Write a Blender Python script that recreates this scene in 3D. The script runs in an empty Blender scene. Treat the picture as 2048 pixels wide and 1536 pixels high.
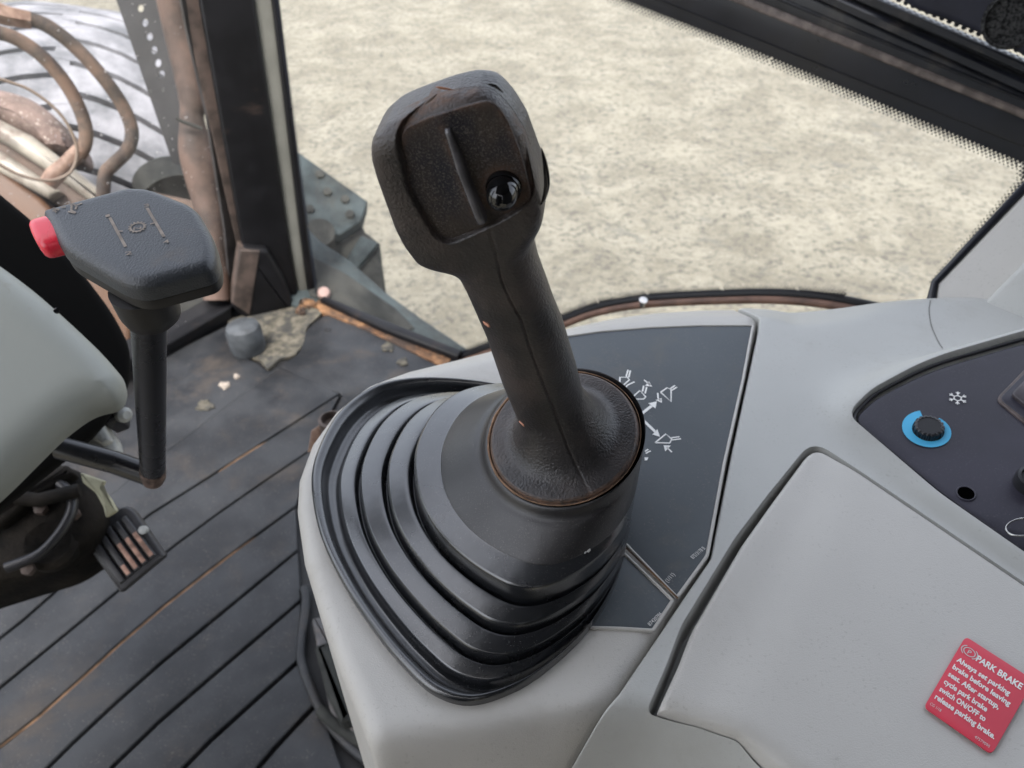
import bpy, bmesh, math, random
import numpy as np
from mathutils import Vector, Matrix
from mathutils.geometry import delaunay_2d_cdt

random.seed(7)
rng = np.random.default_rng(7)
SC = bpy.context.scene
COL = SC.collection
rad = math.radians

# ------------------------------------------------------------------ camera, sky, sun, exposure
F_PX = 1480.0                      # focal length in pixels of the 2048 px wide photograph
PITCH = rad(40)
CAM = Vector((0, 0, 1.05))
cam_d = bpy.data.cameras.new('camera')
cam = bpy.data.objects.new('camera', cam_d)
COL.objects.link(cam)
cam.location = CAM
cam.rotation_euler = (rad(90) - PITCH, 0, 0)
cam_d.sensor_width = 36
cam_d.lens = F_PX / 2048 * 36
cam_d.clip_start = 0.01
cam_d.clip_end = 400
cam_d.dof.use_dof = True
cam_d.dof.focus_distance = 0.345
cam_d.dof.aperture_fstop = 15
SC.camera = cam

SUN_EL, SUN_AZ = 64, -160           # azimuth: 0 = +Y, positive towards +X
world = bpy.data.worlds.new('World')
SC.world = world
world.use_nodes = True
nt = world.node_tree
bg = nt.nodes['Background']
sky = nt.nodes.new('ShaderNodeTexSky')
sky.sky_type = 'NISHITA'
sky.sun_disc = False
sky.sun_elevation = rad(SUN_EL)
sky.sun_rotation = rad(SUN_AZ)
sky.air_density = 1.0
sky.dust_density = 4.0
sky.ozone_density = 1.0
hs = nt.nodes.new('ShaderNodeHueSaturation')      # a milky, hazy sky
hs.inputs['Saturation'].default_value = 0.40
nt.links.new(sky.outputs[0], hs.inputs['Color'])
nt.links.new(hs.outputs[0], bg.inputs[0])
bg.inputs[1].default_value = 0.15
sun_d = bpy.data.lights.new('sun', 'SUN')
sun_d.energy = 0.8
sun_d.angle = rad(14)
sun_d.color = (1.0, 0.95, 0.88)
sun = bpy.data.objects.new('sun', sun_d)
COL.objects.link(sun)
sdir = Vector((math.sin(rad(SUN_AZ)) * math.cos(rad(SUN_EL)), math.cos(rad(SUN_AZ)) * math.cos(rad(SUN_EL)), math.sin(rad(SUN_EL))))
sun.rotation_euler = sdir.to_track_quat('Z', 'Y').to_euler()
SC.view_settings.view_transform = 'Standard'
SC.view_settings.look = 'None'
SC.view_settings.exposure = 2.1
SC.view_settings.gamma = 1
SC.view_settings.use_curve_mapping = False

# ------------------------------------------------------------------ geometry helpers
CP, SP = math.cos(PITCH), math.sin(PITCH)


def ray(px, py):
    """direction in the world of a sight line, measured on the photograph (2048 px wide)"""
    a, b = px - 1024.0, 768.0 - py
    return Vector((a, F_PX * CP + b * SP, -F_PX * SP + b * CP))


def atz(px, py, z):
    r = ray(px, py)
    return CAM + r * ((z - CAM.z) / r.z)


def atd(px, py, d):
    return CAM + ray(px, py).normalized() * d


class Plane:
    """a working plane with 2D axes; uv <-> world"""
    def __init__(s, o, n, ex=None):
        s.o = Vector(o)
        s.n = Vector(n).normalized()
        if s.n.dot(CAM - s.o) < 0:
            s.n = -s.n
        ex = Vector(ex) if ex is not None else Vector((1, 0, 0))
        s.ex = (ex - s.n * ex.dot(s.n)).normalized()
        s.ey = s.n.cross(s.ex)

    def hit(s, px, py):
        r = ray(px, py)
        t = (s.o - CAM).dot(s.n) / r.dot(s.n)
        return CAM + r * t

    def uv(s, px, py):
        p = s.hit(px, py) - s.o
        return (p.dot(s.ex), p.dot(s.ey))

    def poly(s, pts):
        return [s.uv(*p) for p in pts]

    def w(s, u, v, h=0.0):
        return s.o + s.ex * u + s.ey * v + s.n * h

    def warr(s, uv, h):
        o, ex, ey, n = (np.array(x) for x in (s.o, s.ex, s.ey, s.n))
        uv = np.asarray(uv, float)
        return o + uv[:, :1] * ex + uv[:, 1:2] * ey + np.asarray(h, float).reshape(-1, 1) * n


def hplane(z, at=(1024, 900)):
    return Plane(atz(at[0], at[1], z), (0, 0, 1))


def catmull(pts, n=8, closed=True):
    P = [np.array(p, float) for p in pts]
    m = len(P)
    out = []
    rngk = range(m) if closed else range(m - 1)
    for i in rngk:
        if closed:
            p0, p1, p2, p3 = P[(i - 1) % m], P[i], P[(i + 1) % m], P[(i + 2) % m]
        else:
            p0, p1, p2, p3 = P[max(i - 1, 0)], P[i], P[i + 1], P[min(i + 2, m - 1)]
        for k in range(n):
            t = k / n
            out.append(tuple(0.5 * ((2 * p1) + (-p0 + p2) * t + (2 * p0 - 5 * p1 + 4 * p2 - p3) * t * t + (-p0 + 3 * p1 - 3 * p2 + p3) * t ** 3)))
    if not closed:
        out.append(tuple(P[-1]))
    return out


def rounded(pts, r, n=5):
    """polygon with every corner replaced by a curve; a point may carry its own radius as third value"""
    m = len(pts)
    out = []
    for i in range(m):
        p = np.array(pts[i][:2], float)
        rr = pts[i][2] if len(pts[i]) > 2 else r
        a = np.array(pts[i - 1][:2], float) - p
        b = np.array(pts[(i + 1) % m][:2], float) - p
        la, lb = np.linalg.norm(a), np.linalg.norm(b)
        k = min(rr, la * .48, lb * .48)
        if k < 1e-9:
            out.append(tuple(p))
            continue
        s, e = p + a / la * k, p + b / lb * k
        for j in range(n + 1):
            t = j / n
            out.append(tuple((1 - t) ** 2 * s + 2 * t * (1 - t) * p + t * t * e))
    return out


def resample(poly, step):
    out = []
    m = len(poly)
    for i in range(m):
        a, b = np.array(poly[i]), np.array(poly[(i + 1) % m])
        L = np.linalg.norm(b - a)
        k = max(1, int(L / step + .5))
        for j in range(k):
            out.append(tuple(a + (b - a) * j / k))
    return out


def area(poly):
    p = np.array(poly)
    q = np.roll(p, -1, 0)
    return .5 * np.sum(p[:, 0] * q[:, 1] - q[:, 0] * p[:, 1])


def seg_dist(P, poly, closed=True):
    """distance of points to a polyline"""
    P = np.asarray(P, float)
    A = np.array(poly, float)
    B = np.roll(A, -1, 0)
    if not closed:
        A, B = A[:-1], B[:-1]
    best = np.full(len(P), 1e9)
    for a, b in zip(A, B):
        ab = b - a
        L = ab @ ab
        if L < 1e-18:
            continue
        t = np.clip(((P - a) @ ab) / L, 0, 1)
        d = P - a - t[:, None] * ab
        best = np.minimum(best, d[:, 0] ** 2 + d[:, 1] ** 2)
    return np.sqrt(best)


def inside(P, poly):
    P = np.asarray(P, float)
    x, y = P[:, 0], P[:, 1]
    A = np.array(poly, float)
    B = np.roll(A, -1, 0)
    c = np.zeros(len(P), bool)
    for (x1, y1), (x2, y2) in zip(A, B):
        if y1 == y2:
            continue
        m = ((y1 > y) != (y2 > y)) & (x < (x2 - x1) * (y - y1) / (y2 - y1) + x1)
        c ^= m
    return c


def sdf(P, poly):
    d = seg_dist(P, poly)
    return np.where(inside(P, poly), d, -d)       # positive inside


def sstep(x, a, b):
    t = np.clip((x - a) / (b - a), 0, 1)
    return t * t * (3 - 2 * t)


# ------------------------------------------------------------------ object helpers
def finish(o, parent):
    COL.objects.link(o)
    if parent is not None:
        o.parent = parent
        o.matrix_parent_inverse = parent_world(parent).inverted()
    return o


def parent_world(p):
    m = Matrix.Translation(p.location)
    return m


def mesh(name, verts, faces, mat, parent=None, smooth=True, origin=None, attrs=None, autosmooth=None):
    V = np.asarray(verts, float)
    if origin is None:
        origin = Vector((float(V[:, 0].mean()), float(V[:, 1].mean()), float(V[:, 2].min())))
    me = bpy.data.meshes.new(name)
    me.from_pydata([tuple(v) for v in (V - np.array(origin))], [], [tuple(int(i) for i in f) for f in faces])
    mats = mat if isinstance(mat, (list, tuple)) else [mat]
    for m in mats:
        me.materials.append(m)
    if attrs:
        for k, a in attrs.items():
            at = me.attributes.new(k, 'FLOAT', 'POINT')
            at.data.foreach_set('value', np.asarray(a, np.float32))
    if smooth:
        me.polygons.foreach_set('use_smooth', [True] * len(me.polygons))
    me.validate()
    me.update()
    if autosmooth is not None:
        me.set_sharp_from_angle(angle=rad(autosmooth))
    o = bpy.data.objects.new(name, me)
    o.location = origin
    return finish(o, parent)


def thing(name, label, cat, loc, group=None):
    o = bpy.data.objects.new(name, None)
    o.location = loc
    o.empty_display_size = .02
    COL.objects.link(o)
    o['label'] = label
    o['category'] = cat
    if group:
        o['group'] = group
    return o


def tag(o, label, cat, group=None):
    o['label'] = label
    o['category'] = cat
    if group:
        o['group'] = group
    return o


def structure(o):
    o['kind'] = 'structure'
    return o


class MB:
    def __init__(s):
        s.v, s.f, s.a = [], [], []

    def add(s, V, F):
        b = len(s.v)
        s.v += [tuple(v) for v in V]
        s.f += [tuple(i + b for i in f) for f in F]
        return s

    def build(s, name, mat, parent=None, **k):
        return mesh(name, s.v, s.f, mat, parent, **k)


def slab_vf(pl, uv, h0, h1, bevel=0.0):
    """prism with a bevelled top edge over a polygon in a plane"""
    if area(uv) < 0:
        uv = uv[::-1]
    n = len(uv)
    uv = np.array(uv)
    if bevel > 0:
        prev, nxt = np.roll(uv, 1, 0), np.roll(uv, -1, 0)
        e1 = uv - prev
        e2 = nxt - uv
        n1 = np.stack([-e1[:, 1], e1[:, 0]], 1) / np.maximum(np.linalg.norm(e1, axis=1), 1e-9)[:, None]
        n2 = np.stack([-e2[:, 1], e2[:, 0]], 1) / np.maximum(np.linalg.norm(e2, axis=1), 1e-9)[:, None]
        nn = n1 + n2
        nn /= np.maximum(np.linalg.norm(nn, axis=1), 1e-9)[:, None]
        cs = np.clip((nn * n1).sum(1), .4, 1)
        rings = [(uv, h0), (uv, h1 - bevel)]
        for k in (1, 2, 3):
            a = k * math.pi / 6
            rings.append((uv + nn * (bevel * (1 - math.cos(a)) / cs)[:, None], h1 - bevel + bevel * math.sin(a)))
    else:
        rings = [(uv, h0), (uv, h1)]
    V = np.concatenate([pl.warr(r, np.full(n, h)) for r, h in rings])
    F = []
    for k in range(len(rings) - 1):
        for i in range(n):
            j = (i + 1) % n
            F.append((k * n + i, k * n + j, (k + 1) * n + j, (k + 1) * n + i))
    b = (len(rings) - 1) * n
    top = rings[-1][0]
    res = delaunay_2d_cdt([Vector(p) for p in top], [], [list(range(n))], 1, 1e-9)
    if len(res[0]) == n:
        for f in res[2]:
            f = list(f)
            F.append(tuple(b + i for i in f))
    else:
        F.append(tuple(b + i for i in range(n)))
    return V, F


def slab(name, pl, px, h0, h1, mat, parent=None, bevel=0.0, r=0, autosmooth=35):
    pl = Plane(pl.o + pl.n * h1, pl.n, pl.ex)
    h0, h1 = h0 - h1, 0.0
    uv = pl.poly(rounded(px, r) if r else [p[:2] for p in px])
    V, F = slab_vf(pl, uv, h0, h1, bevel)
    return mesh(name, V, F, mat, parent, smooth=True, autosmooth=autosmooth)


def sheet(name, pl, uv, hfun, mat, parent=None, step=.004, r=.003, depth=.02, loops=(), attrs=None, edge_step=None):
    """fine skin over a polygon: rounded-over edge of radius r, relief from hfun, a skirt below"""
    if area(uv) < 0:
        uv = uv[::-1]
    uv = resample(uv, edge_step or step * .8)
    n = len(uv)
    U = np.array(uv)
    lo, hi = U.min(0), U.max(0)
    pts = [U]
    prev, nxt = np.roll(U, 1, 0), np.roll(U, -1, 0)
    tan = nxt - prev
    nor = np.stack([-tan[:, 1], tan[:, 0]], 1)
    nor /= np.maximum(np.linalg.norm(nor, axis=1), 1e-12)[:, None]
    if r > 0:
        for k in range(1, 6):
            d = r * (1 - math.cos(k * math.pi / 2 / 5))
            q = U + nor * d
            dd = sdf(q, uv)
            pts.append(q[dd > d * .93])
    loops = [(lp if area(lp) > 0 else lp[::-1], offs) for lp, offs in loops]
    for lp, offs in loops:
        L = np.array(resample(lp, step * .5))
        pv, nx = np.roll(L, 1, 0), np.roll(L, -1, 0)
        tn = nx - pv
        nr = np.stack([-tn[:, 1], tn[:, 0]], 1)
        nr /= np.maximum(np.linalg.norm(nr, axis=1), 1e-12)[:, None]
        for o in offs:
            q = L + nr * o
            dd = sdf(q, uv)
            pts.append(q[dd > r + .0003])
    gx = np.arange(lo[0], hi[0], step)
    gy = np.arange(lo[1], hi[1], step * .87)
    G = np.array([(x + (step / 2 if j % 2 else 0), y) for j, y in enumerate(gy) for x in gx])
    dd = sdf(G, uv)
    G = G[dd > r + step * .3]
    for lp, offs in loops:
        if len(offs):
            G = G[seg_dist(G, lp) > max(abs(o) for o in offs) + step * .2]
    pts.append(G)
    P = np.concatenate(pts)
    res = delaunay_2d_cdt([Vector(p) for p in P], [], [list(range(n))], 1, 1e-7)
    V2 = np.array([tuple(v) for v in res[0]])
    F = [tuple(f) for f in res[2]]
    d = np.maximum(seg_dist(V2, uv), 0)
    q = np.clip(r - d, 0, r)
    drop = r - np.sqrt(np.maximum(r * r - q * q, 0)) if r > 0 else np.zeros(len(V2))
    h = hfun(V2) - drop
    V = pl.warr(V2, h)
    nv = len(V)
    orig = res[3]
    idx = [None] * n
    for k, lst in enumerate(orig):
        for i in lst:
            if i < n:
                idx[i] = k
    idx = [i for i in idx if i is not None]
    low = V[idx] - np.array(pl.n) * depth
    V = np.concatenate([V, low])
    m = len(idx)
    for i in range(m):
        j = (i + 1) % m
        if idx[i] != idx[j]:
            F.append((idx[j], idx[i], nv + i, nv + j))
    at = None
    if attrs:
        at = {k: np.concatenate([fn(V2), np.zeros(m)]) for k, fn in attrs.items()}
    o = mesh(name, V, F, mat, parent, smooth=True, attrs=at, autosmooth=60)
    return o


def tube_vf(pts, rads, n=20, cap=True, ell=1.0):
    P = [Vector(p) for p in pts]
    m = len(P)
    if not hasattr(rads, '__len__'):
        rads = [rads] * m
    V, F = [], []
    up = Vector((0.13, .21, .97))
    prevx = None
    for i in range(m):
        t = (P[min(i + 1, m - 1)] - P[max(i - 1, 0)]).normalized()
        if prevx is None:
            x = t.cross(up).normalized()
        else:
            x = (prevx - t * prevx.dot(t)).normalized()
        y = t.cross(x)
        prevx = x
        for k in range(n):
            a = 2 * math.pi * k / n
            V.append(P[i] + x * (math.cos(a) * rads[i]) + y * (math.sin(a) * rads[i] * ell))
    for i in range(m - 1):
        for k in range(n):
            l = (k + 1) % n
            F.append((i * n + k, i * n + l, (i + 1) * n + l, (i + 1) * n + k))
    if cap:
        F.append(tuple(range(n - 1, -1, -1)))
        F.append(tuple((m - 1) * n + k for k in range(n)))
    return V, F


def tube(name, pts, rads, mat, parent=None, n=20, smooth_path=0, ell=1.0):
    if smooth_path:
        pr = [tuple(p) + ((rads[i] if hasattr(rads, '__len__') else rads),) for i, p in enumerate(pts)]
        c = catmull(pr, smooth_path, closed=False)
        pts = [q[:3] for q in c]
        rads = [q[3] for q in c]
    V, F = tube_vf(pts, rads, n, ell=ell)
    return mesh(name, V, F, mat, parent, autosmooth=50)


def lathe_vf(o, axis, prof, n=48, ref=None, rmod=None):
    """prof: list of (radius, height)"""
    z = Vector(axis).normalized()
    ref = Vector(ref) if ref is not None else Vector((1, 0, 0))
    x = (ref - z * ref.dot(z)).normalized()
    y = z.cross(x)
    V, F = [], []
    for i, (r, h) in enumerate(prof):
        for k in range(n):
            a = 2 * math.pi * k / n
            rr = r * (rmod(a, i) if rmod else 1)
            V.append(Vector(o) + x * (math.cos(a) * rr) + y * (math.sin(a) * rr) + z * h)
    for i in range(len(prof) - 1):
        for k in range(n):
            l = (k + 1) % n
            F.append((i * n + k, i * n + l, (i + 1) * n + l, (i + 1) * n + k))
    F.append(tuple(range(n - 1, -1, -1)))
    F.append(tuple((len(prof) - 1) * n + k for k in range(n)))
    return V, F


def lathe(name, o, axis, prof, mat, parent=None, n=48, ref=None, rmod=None, autosmooth=40):
    V, F = lathe_vf(o, axis, prof, n, ref, rmod)
    return mesh(name, V, F, mat, parent, autosmooth=autosmooth)


def box_vf(c, sx, sy, sz, rot=None):
    c = Vector(c)
    R = rot if rot is not None else Matrix.Identity(3)
    V = [c + R @ Vector((x * sx / 2, y * sy / 2, z * sz / 2)) for z in (-1, 1) for y in (-1, 1) for x in (-1, 1)]
    F = [(0, 2, 3, 1), (4, 5, 7, 6), (0, 1, 5, 4), (1, 3, 7, 5), (3, 2, 6, 7), (2, 0, 4, 6)]
    return V, F


def bevel_mod(o, w=.001, seg=2):
    m = o.modifiers.new('bevel', 'BEVEL')
    m.width = w
    m.segments = seg
    m.limit_method = 'ANGLE'
    m.angle_limit = rad(35)
    return o


def ribbon_vf(path, width, pl, h):
    """flat painted stroke in a plane (2D path)"""
    P = [np.array(p, float) for p in path]
    V, F = [], []
    for i, p in enumerate(P):
        t = P[min(i + 1, len(P) - 1)] - P[max(i - 1, 0)]
        t /= max(np.linalg.norm(t), 1e-12)
        nn = np.array((-t[1], t[0]))
        w = width[i] if hasattr(width, '__len__') else width
        for s in (-.5, .5):
            q = p + nn * s * w
            V.append(pl.w(q[0], q[1], h))
    for i in range(len(P) - 1):
        F.append((2 * i, 2 * i + 1, 2 * i + 3, 2 * i + 2))
    return V, F


def text_vf(body, fmap, x0, y0, height, width=None, bold=0.0, align='L'):
    """lettering laid out with the built-in font; fmap maps (x, y) to the world"""
    cu = bpy.data.curves.new('tmp_text', 'FONT')
    cu.body = body
    cu.size = 1
    cu.resolution_u = 3
    cu.offset = bold
    ob = bpy.data.objects.new('tmp_text', cu)
    COL.objects.link(ob)
    dg = bpy.context.evaluated_depsgraph_get()
    dg.update()
    me = bpy.data.meshes.new_from_object(ob.evaluated_get(dg))
    V = np.array([tuple(v.co) for v in me.vertices])
    F = [tuple(p.vertices) for p in me.polygons]
    bpy.data.objects.remove(ob)
    bpy.data.curves.remove(cu)
    bpy.data.meshes.remove(me)
    s = height / .72
    w = V[:, 0].max() - V[:, 0].min()
    sx = s if width is None else width / w
    X = (V[:, 0] - V[:, 0].min()) * sx + x0
    if align == 'C':
        X -= w * sx / 2
    Y = V[:, 1] * s + y0
    return [fmap(x, y) for x, y in zip(X, Y)], F


# ------------------------------------------------------------------ materials
def N(nt, t, loc=(0, 0), **kw):
    n = nt.nodes.new(t)
    for k, v in kw.items():
        setattr(n, k, v)
    return n


def mixc(nt, fac, a, b):
    m = nt.nodes.new('ShaderNodeMix')
    m.data_type = 'RGBA'
    for sock, val in ((m.inputs[0], fac), (m.inputs[6], a), (m.inputs[7], b)):
        if isinstance(val, bpy.types.NodeSocket):
            nt.links.new(val, sock)
        elif isinstance(val, (int, float)):
            sock.default_value = val
        else:
            sock.default_value = (*val[:3], 1)
    return m.outputs[2]


def ramp(nt, src, p0, p1, c0=0.0, c1=1.0):
    m = nt.nodes.new('ShaderNodeMapRange')
    m.interpolation_type = 'SMOOTHSTEP'
    nt.links.new(src, m.inputs[0])
    m.inputs[1].default_value = p0
    m.inputs[2].default_value = p1
    m.inputs[3].default_value = c0
    m.inputs[4].default_value = c1
    return m.outputs[0]


def noise(nt, scale, detail=4, rough=.55, src=None, dist=0.0):
    n = nt.nodes.new('ShaderNodeTexNoise')
    n.inputs['Scale'].default_value = scale
    n.inputs['Detail'].default_value = detail
    n.inputs['Roughness'].default_value = rough
    n.inputs['Distortion'].default_value = dist
    if src is not None:
        nt.links.new(src, n.inputs['Vector'])
    return n.outputs['Fac']


def mul(nt, a, b, op='MULTIPLY'):
    m = nt.nodes.new('ShaderNodeMath')
    m.operation = op
    for s, v in ((m.inputs[0], a), (m.inputs[1], b)):
        if isinstance(v, (int, float)):
            s.default_value = v
        else:
            nt.links.new(v, s)
    m.use_clamp = op in ('ADD',)
    return m.outputs[0]


def material(name, col, rough=.5, spec=.5, metal=0.0, grain=0.0, grain_scale=2500, var=0.0, var_scale=18, var_col=None,
             dirt=None, dirt_amt=0.0, dirt_scale=30, dirt_lo=.52, dirt_hi=.68, attr_dirt=None, attr_col=None, rough_var=0.08,
             speck=0.0, speck_col=(.35, .3, .25), speck_scale=900, speck_lo=.58, lump=0.0, lump_scale=60, coat=0.0, ior=1.5):
    m = bpy.data.materials.new(name)
    m.use_nodes = True
    nt = m.node_tree
    b = nt.nodes['Principled BSDF']
    geo = nt.nodes.new('ShaderNodeNewGeometry').outputs['Position']
    c = None
    n1 = noise(nt, var_scale, 6, .6, geo)
    base = col
    if var > 0:
        vc = var_col or tuple(min(1, x * (1 + var)) for x in col)
        base = mixc(nt, ramp(nt, n1, .35, .65), tuple(x * (1 - var * .4) for x in col), vc)
    rgh = mul(nt, mul(nt, n1, rough_var * 2), rough - rough_var, 'ADD')
    if dirt is not None and dirt_amt > 0:
        n2 = noise(nt, dirt_scale, 8, .68, geo, .3)
        f = mul(nt, ramp(nt, n2, dirt_lo, dirt_hi), dirt_amt)
        base = mixc(nt, f, base, dirt)
        rgh = mul(nt, rgh, mul(nt, f, .25), 'ADD')
    if attr_dirt:
        at = nt.nodes.new('ShaderNodeAttribute')
        at.attribute_name = 'dirt'
        n3 = noise(nt, 220, 6, .7, geo)
        f = mul(nt, at.outputs['Fac'], ramp(nt, n3, .3, .62))
        base = mixc(nt, f, base, attr_dirt)
        rgh = mul(nt, rgh, mul(nt, f, .3), 'ADD')
    if speck > 0:
        n4 = noise(nt, speck_scale, 3, .6, geo)
        n5 = noise(nt, 35, 4, .6, geo)
        f = mul(nt, ramp(nt, n4, speck_lo, speck_lo + .10), mul(nt, ramp(nt, n5, .4, .62), speck))
        base = mixc(nt, f, base, speck_col)
    if isinstance(base, tuple):
        b.inputs['Base Color'].default_value = (*base, 1)
    else:
        nt.links.new(base, b.inputs['Base Color'])
    nt.links.new(rgh, b.inputs['Roughness'])
    b.inputs['Specular IOR Level'].default_value = spec
    b.inputs['Metallic'].default_value = metal
    b.inputs['Coat Weight'].default_value = coat
    b.inputs['IOR'].default_value = ior
    b.inputs['Coat Roughness'].default_value = .22
    last = None
    if lump > 0:
        bp = nt.nodes.new('ShaderNodeBump')
        bp.inputs['Strength'].default_value = 1
        bp.inputs['Distance'].default_value = lump
        nt.links.new(noise(nt, lump_scale, 3, .5, geo), bp.inputs['Height'])
        last = bp.outputs[0]
    if grain > 0:
        bp = nt.nodes.new('ShaderNodeBump')
        bp.inputs['Strength'].default_value = 1
        bp.inputs['Distance'].default_value = grain
        nt.links.new(noise(nt, grain_scale, 2, .5, geo), bp.inputs['Height'])
        if last is not None:
            nt.links.new(last, bp.inputs['Normal'])
        last = bp.outputs[0]
    if last is not None:
        nt.links.new(last, b.inputs['Normal'])
    return m


TAN = (.30, .22, .15)
RUST = (.28, .12, .055)
M_grip = material('grip_rubber', (.026, .023, .023), .44, .55, grain=.0004, grain_scale=900, var=.6, var_scale=30, var_col=(.058, .045, .040),
                  attr_dirt=(.15, .085, .055), lump=.0006, lump_scale=90, rough_var=.1, speck=.35, speck_col=(.14, .11, .09), speck_scale=1600)
M_gripfine = material('collar_rubber', (.040, .042, .044), .55, .5, grain=.00012, grain_scale=2600, var=.3, var_scale=22, var_col=(.055, .052, .048),
                      attr_dirt=(.36, .19, .10), speck=.3, speck_col=(.18, .15, .12), speck_scale=1800)
M_face = material('face_plate_leather', (.012, .013, .022), .6, .4, grain=.0004, grain_scale=1000, var=.5, var_scale=38, var_col=(.040, .030, .024),
                  speck=.7, speck_col=(.11, .095, .085), speck_scale=1500, speck_lo=.52, attr_dirt=(.13, .072, .045))
M_gloss = material('gloss_black', (.006, .006, .007), .07, .6, rough_var=.02)
M_boot = material('bellows_rubber', (.010, .011, .013), .27, .6, coat=.6, ior=1.62, dirt=(.085, .072, .060), dirt_amt=.28, dirt_scale=26, dirt_lo=.55, dirt_hi=.75, grain=.00005, grain_scale=2200, var=.25, var_scale=12, rough_var=.08,
                  speck=.35, speck_col=(.16, .15, .14), speck_scale=1100, lump=.0010, lump_scale=28)
M_grey = material('grey_plastic', (.465, .447, .412), .40, .5, grain=.00014, grain_scale=1800, var=.05, var_scale=6, dirt=(.28, .25, .21), dirt_amt=.30,
                  dirt_scale=14, dirt_lo=.53, dirt_hi=.75, speck=.22, speck_col=(.2, .18, .15), speck_scale=500)
M_greyblue = material('bluegrey_plastic', (.43, .43, .405), .42, .45, grain=.00008, grain_scale=1800, var=.05, var_scale=6, dirt=(.28, .25, .21),
                      dirt_amt=.30, dirt_scale=11, dirt_lo=.54, dirt_hi=.75, speck=.22, speck_col=(.2, .18, .15), speck_scale=500)
M_cowl = material('cowl_plastic', (.30, .315, .29), .5, .4, grain=.00006, grain_scale=1600, var=.06, var_scale=5, dirt=(.2, .17, .12), dirt_amt=.35,
                  dirt_scale=16, dirt_lo=.6, dirt_hi=.72)
M_decal = material('decal_charcoal', (.062, .072, .080), .5, .4, grain=.00006, grain_scale=3000, var=.12, var_scale=12, dirt=(.16, .14, .11),
                   dirt_amt=.3, dirt_scale=20, dirt_lo=.5, dirt_hi=.72, speck=.15, speck_scale=700)
M_panel = material('panel_plum_black', (.030, .028, .040), .42, .5, grain=.00005, grain_scale=2600, var=.25, var_scale=14, speck=.15, speck_scale=900,
                   speck_col=(.2, .19, .2))
M_black = material('black_plastic', (.014, .014, .016), .38, .5, grain=.00006, grain_scale=1800, var=.3, var_scale=16)
M_knob = material('knob_grained_black', (.022, .026, .032), .42, .7, grain=.0004, grain_scale=1100, var=.25, var_scale=22, dirt=(.12, .09, .065),
                  dirt_amt=.3, dirt_scale=30, dirt_lo=.55, dirt_hi=.72)
M_knobside = material('knob_underside', (.014, .013, .013), .5, .45, grain=.0001, grain_scale=1600, var=.3, var_scale=24)
M_red = material('red_button', (.80, .035, .065), .28, .5, rough_var=.04)
M_redlabel = material('red_label', (.62, .045, .075), .45, .4, grain=.00003, var=.05, rough_var=.04)
M_white = material('white_print', (.78, .77, .74), .5, .4, var=.06, rough_var=.04)
M_cream = material('dusty_cream_print', (.55, .54, .52), .55, .4, rough_var=.04)
M_engr = material('engraved_dust', (.24, .205, .175), .7, .3, var=.35, var_scale=220)
M_cyan = material('cyan_print', (.085, .46, .74), .5, .4, rough_var=.04)
M_steel = material('steel', (.55, .54, .52), .25, .5, metal=1.0)
M_mat = material('floor_mat_rubber', (.012, .0135, .016), .5, .38, grain=.0004, grain_scale=700, var=.45, var_scale=7, var_col=(.028, .030, .033),
                 dirt=(.060, .048, .038), dirt_amt=.75, dirt_scale=6.5, dirt_lo=.50, dirt_hi=.74, speck=.6, speck_col=(.10, .085, .075), speck_scale=300)
M_floor = material('floor_black', (.010, .010, .011), .6, .4, var=.4, var_scale=20)
M_dust = material('dry_mud', (.075, .070, .056), .9, .2, grain=.0010, grain_scale=260, var=.6, var_scale=45, var_col=(.135, .122, .095), dirt=(.035, .036, .036), dirt_amt=.8, dirt_scale=28, dirt_lo=.45, dirt_hi=.6)
M_rustpaint = material('rusty_frame', (.12, .058, .028), .75, .3, grain=.0005, grain_scale=300, var=.8, var_scale=30, var_col=(.24, .13, .065),
                       dirt=(.035, .028, .025), dirt_amt=.9, dirt_scale=14, dirt_lo=.42, dirt_hi=.6)
M_pillar = material('pillar_black', (.005, .005, .006), .5, .25, var=.4, var_scale=15, dirt=(.09, .06, .045), dirt_amt=.25, dirt_scale=9,
                    dirt_lo=.58, dirt_hi=.75)
M_pillarbrown = material('pillar_lit_dusty_brown', (.045, .035, .030), .6, .4, var=.5, var_scale=25, var_col=(.085, .062, .052))  # lit-face brown on the post; dusty brown on small parts
M_sealgrey = material('pale_seal', (.17, .17, .15), .6, .4, var=.15, var_scale=12)  # lighter rubber colour that carries the highlight along the trim
M_bar = material('bar_paint', (.011, .012, .016), .32, .5, var=.35, var_scale=30, dirt=(.10, .085, .07), dirt_amt=.35, dirt_scale=25)
M_barworn = material('bar_worn_edge', (.12, .098, .088), .55, .4, grain=.0005, grain_scale=400, var=.6, var_scale=60)
M_frit = material('frit_black', (.009, .010, .015), .3, .5, var=.2)
M_hose = material('muddy_hose', (.055, .046, .040), .75, .3, grain=.001, grain_scale=250, var=.7, var_scale=14, var_col=(.13, .085, .06))
M_hosefit = material('muddy_fitting', (.16, .09, .06), .6, .4, var=.6, var_scale=30, var_col=(.28, .19, .14))
M_tyre = material('dusty_tyre', (.13, .135, .145), .85, .2, grain=.003, grain_scale=60, var=.5, var_scale=6, var_col=(.25, .25, .265))
M_tyregap = material('tyre_groove', (.085, .085, .092), .9, .2)
M_arm = material('rusty_arm_paint', (.055, .034, .022), .6, .4, grain=.001, grain_scale=150, var=.7, var_scale=8, var_col=(.11, .07, .05),
                 dirt=(.05, .045, .04), dirt_amt=.5, dirt_scale=8)
M_orange = material('orange_paint', (.065, .030, .013), .5, .4, var=.35, var_scale=10)
M_armpale = material('pale_steel_arm', (.21, .19, .155), .4, .5, var=.5, var_scale=12, dirt=(.12, .08, .06), dirt_amt=.9, dirt_scale=14)
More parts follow.
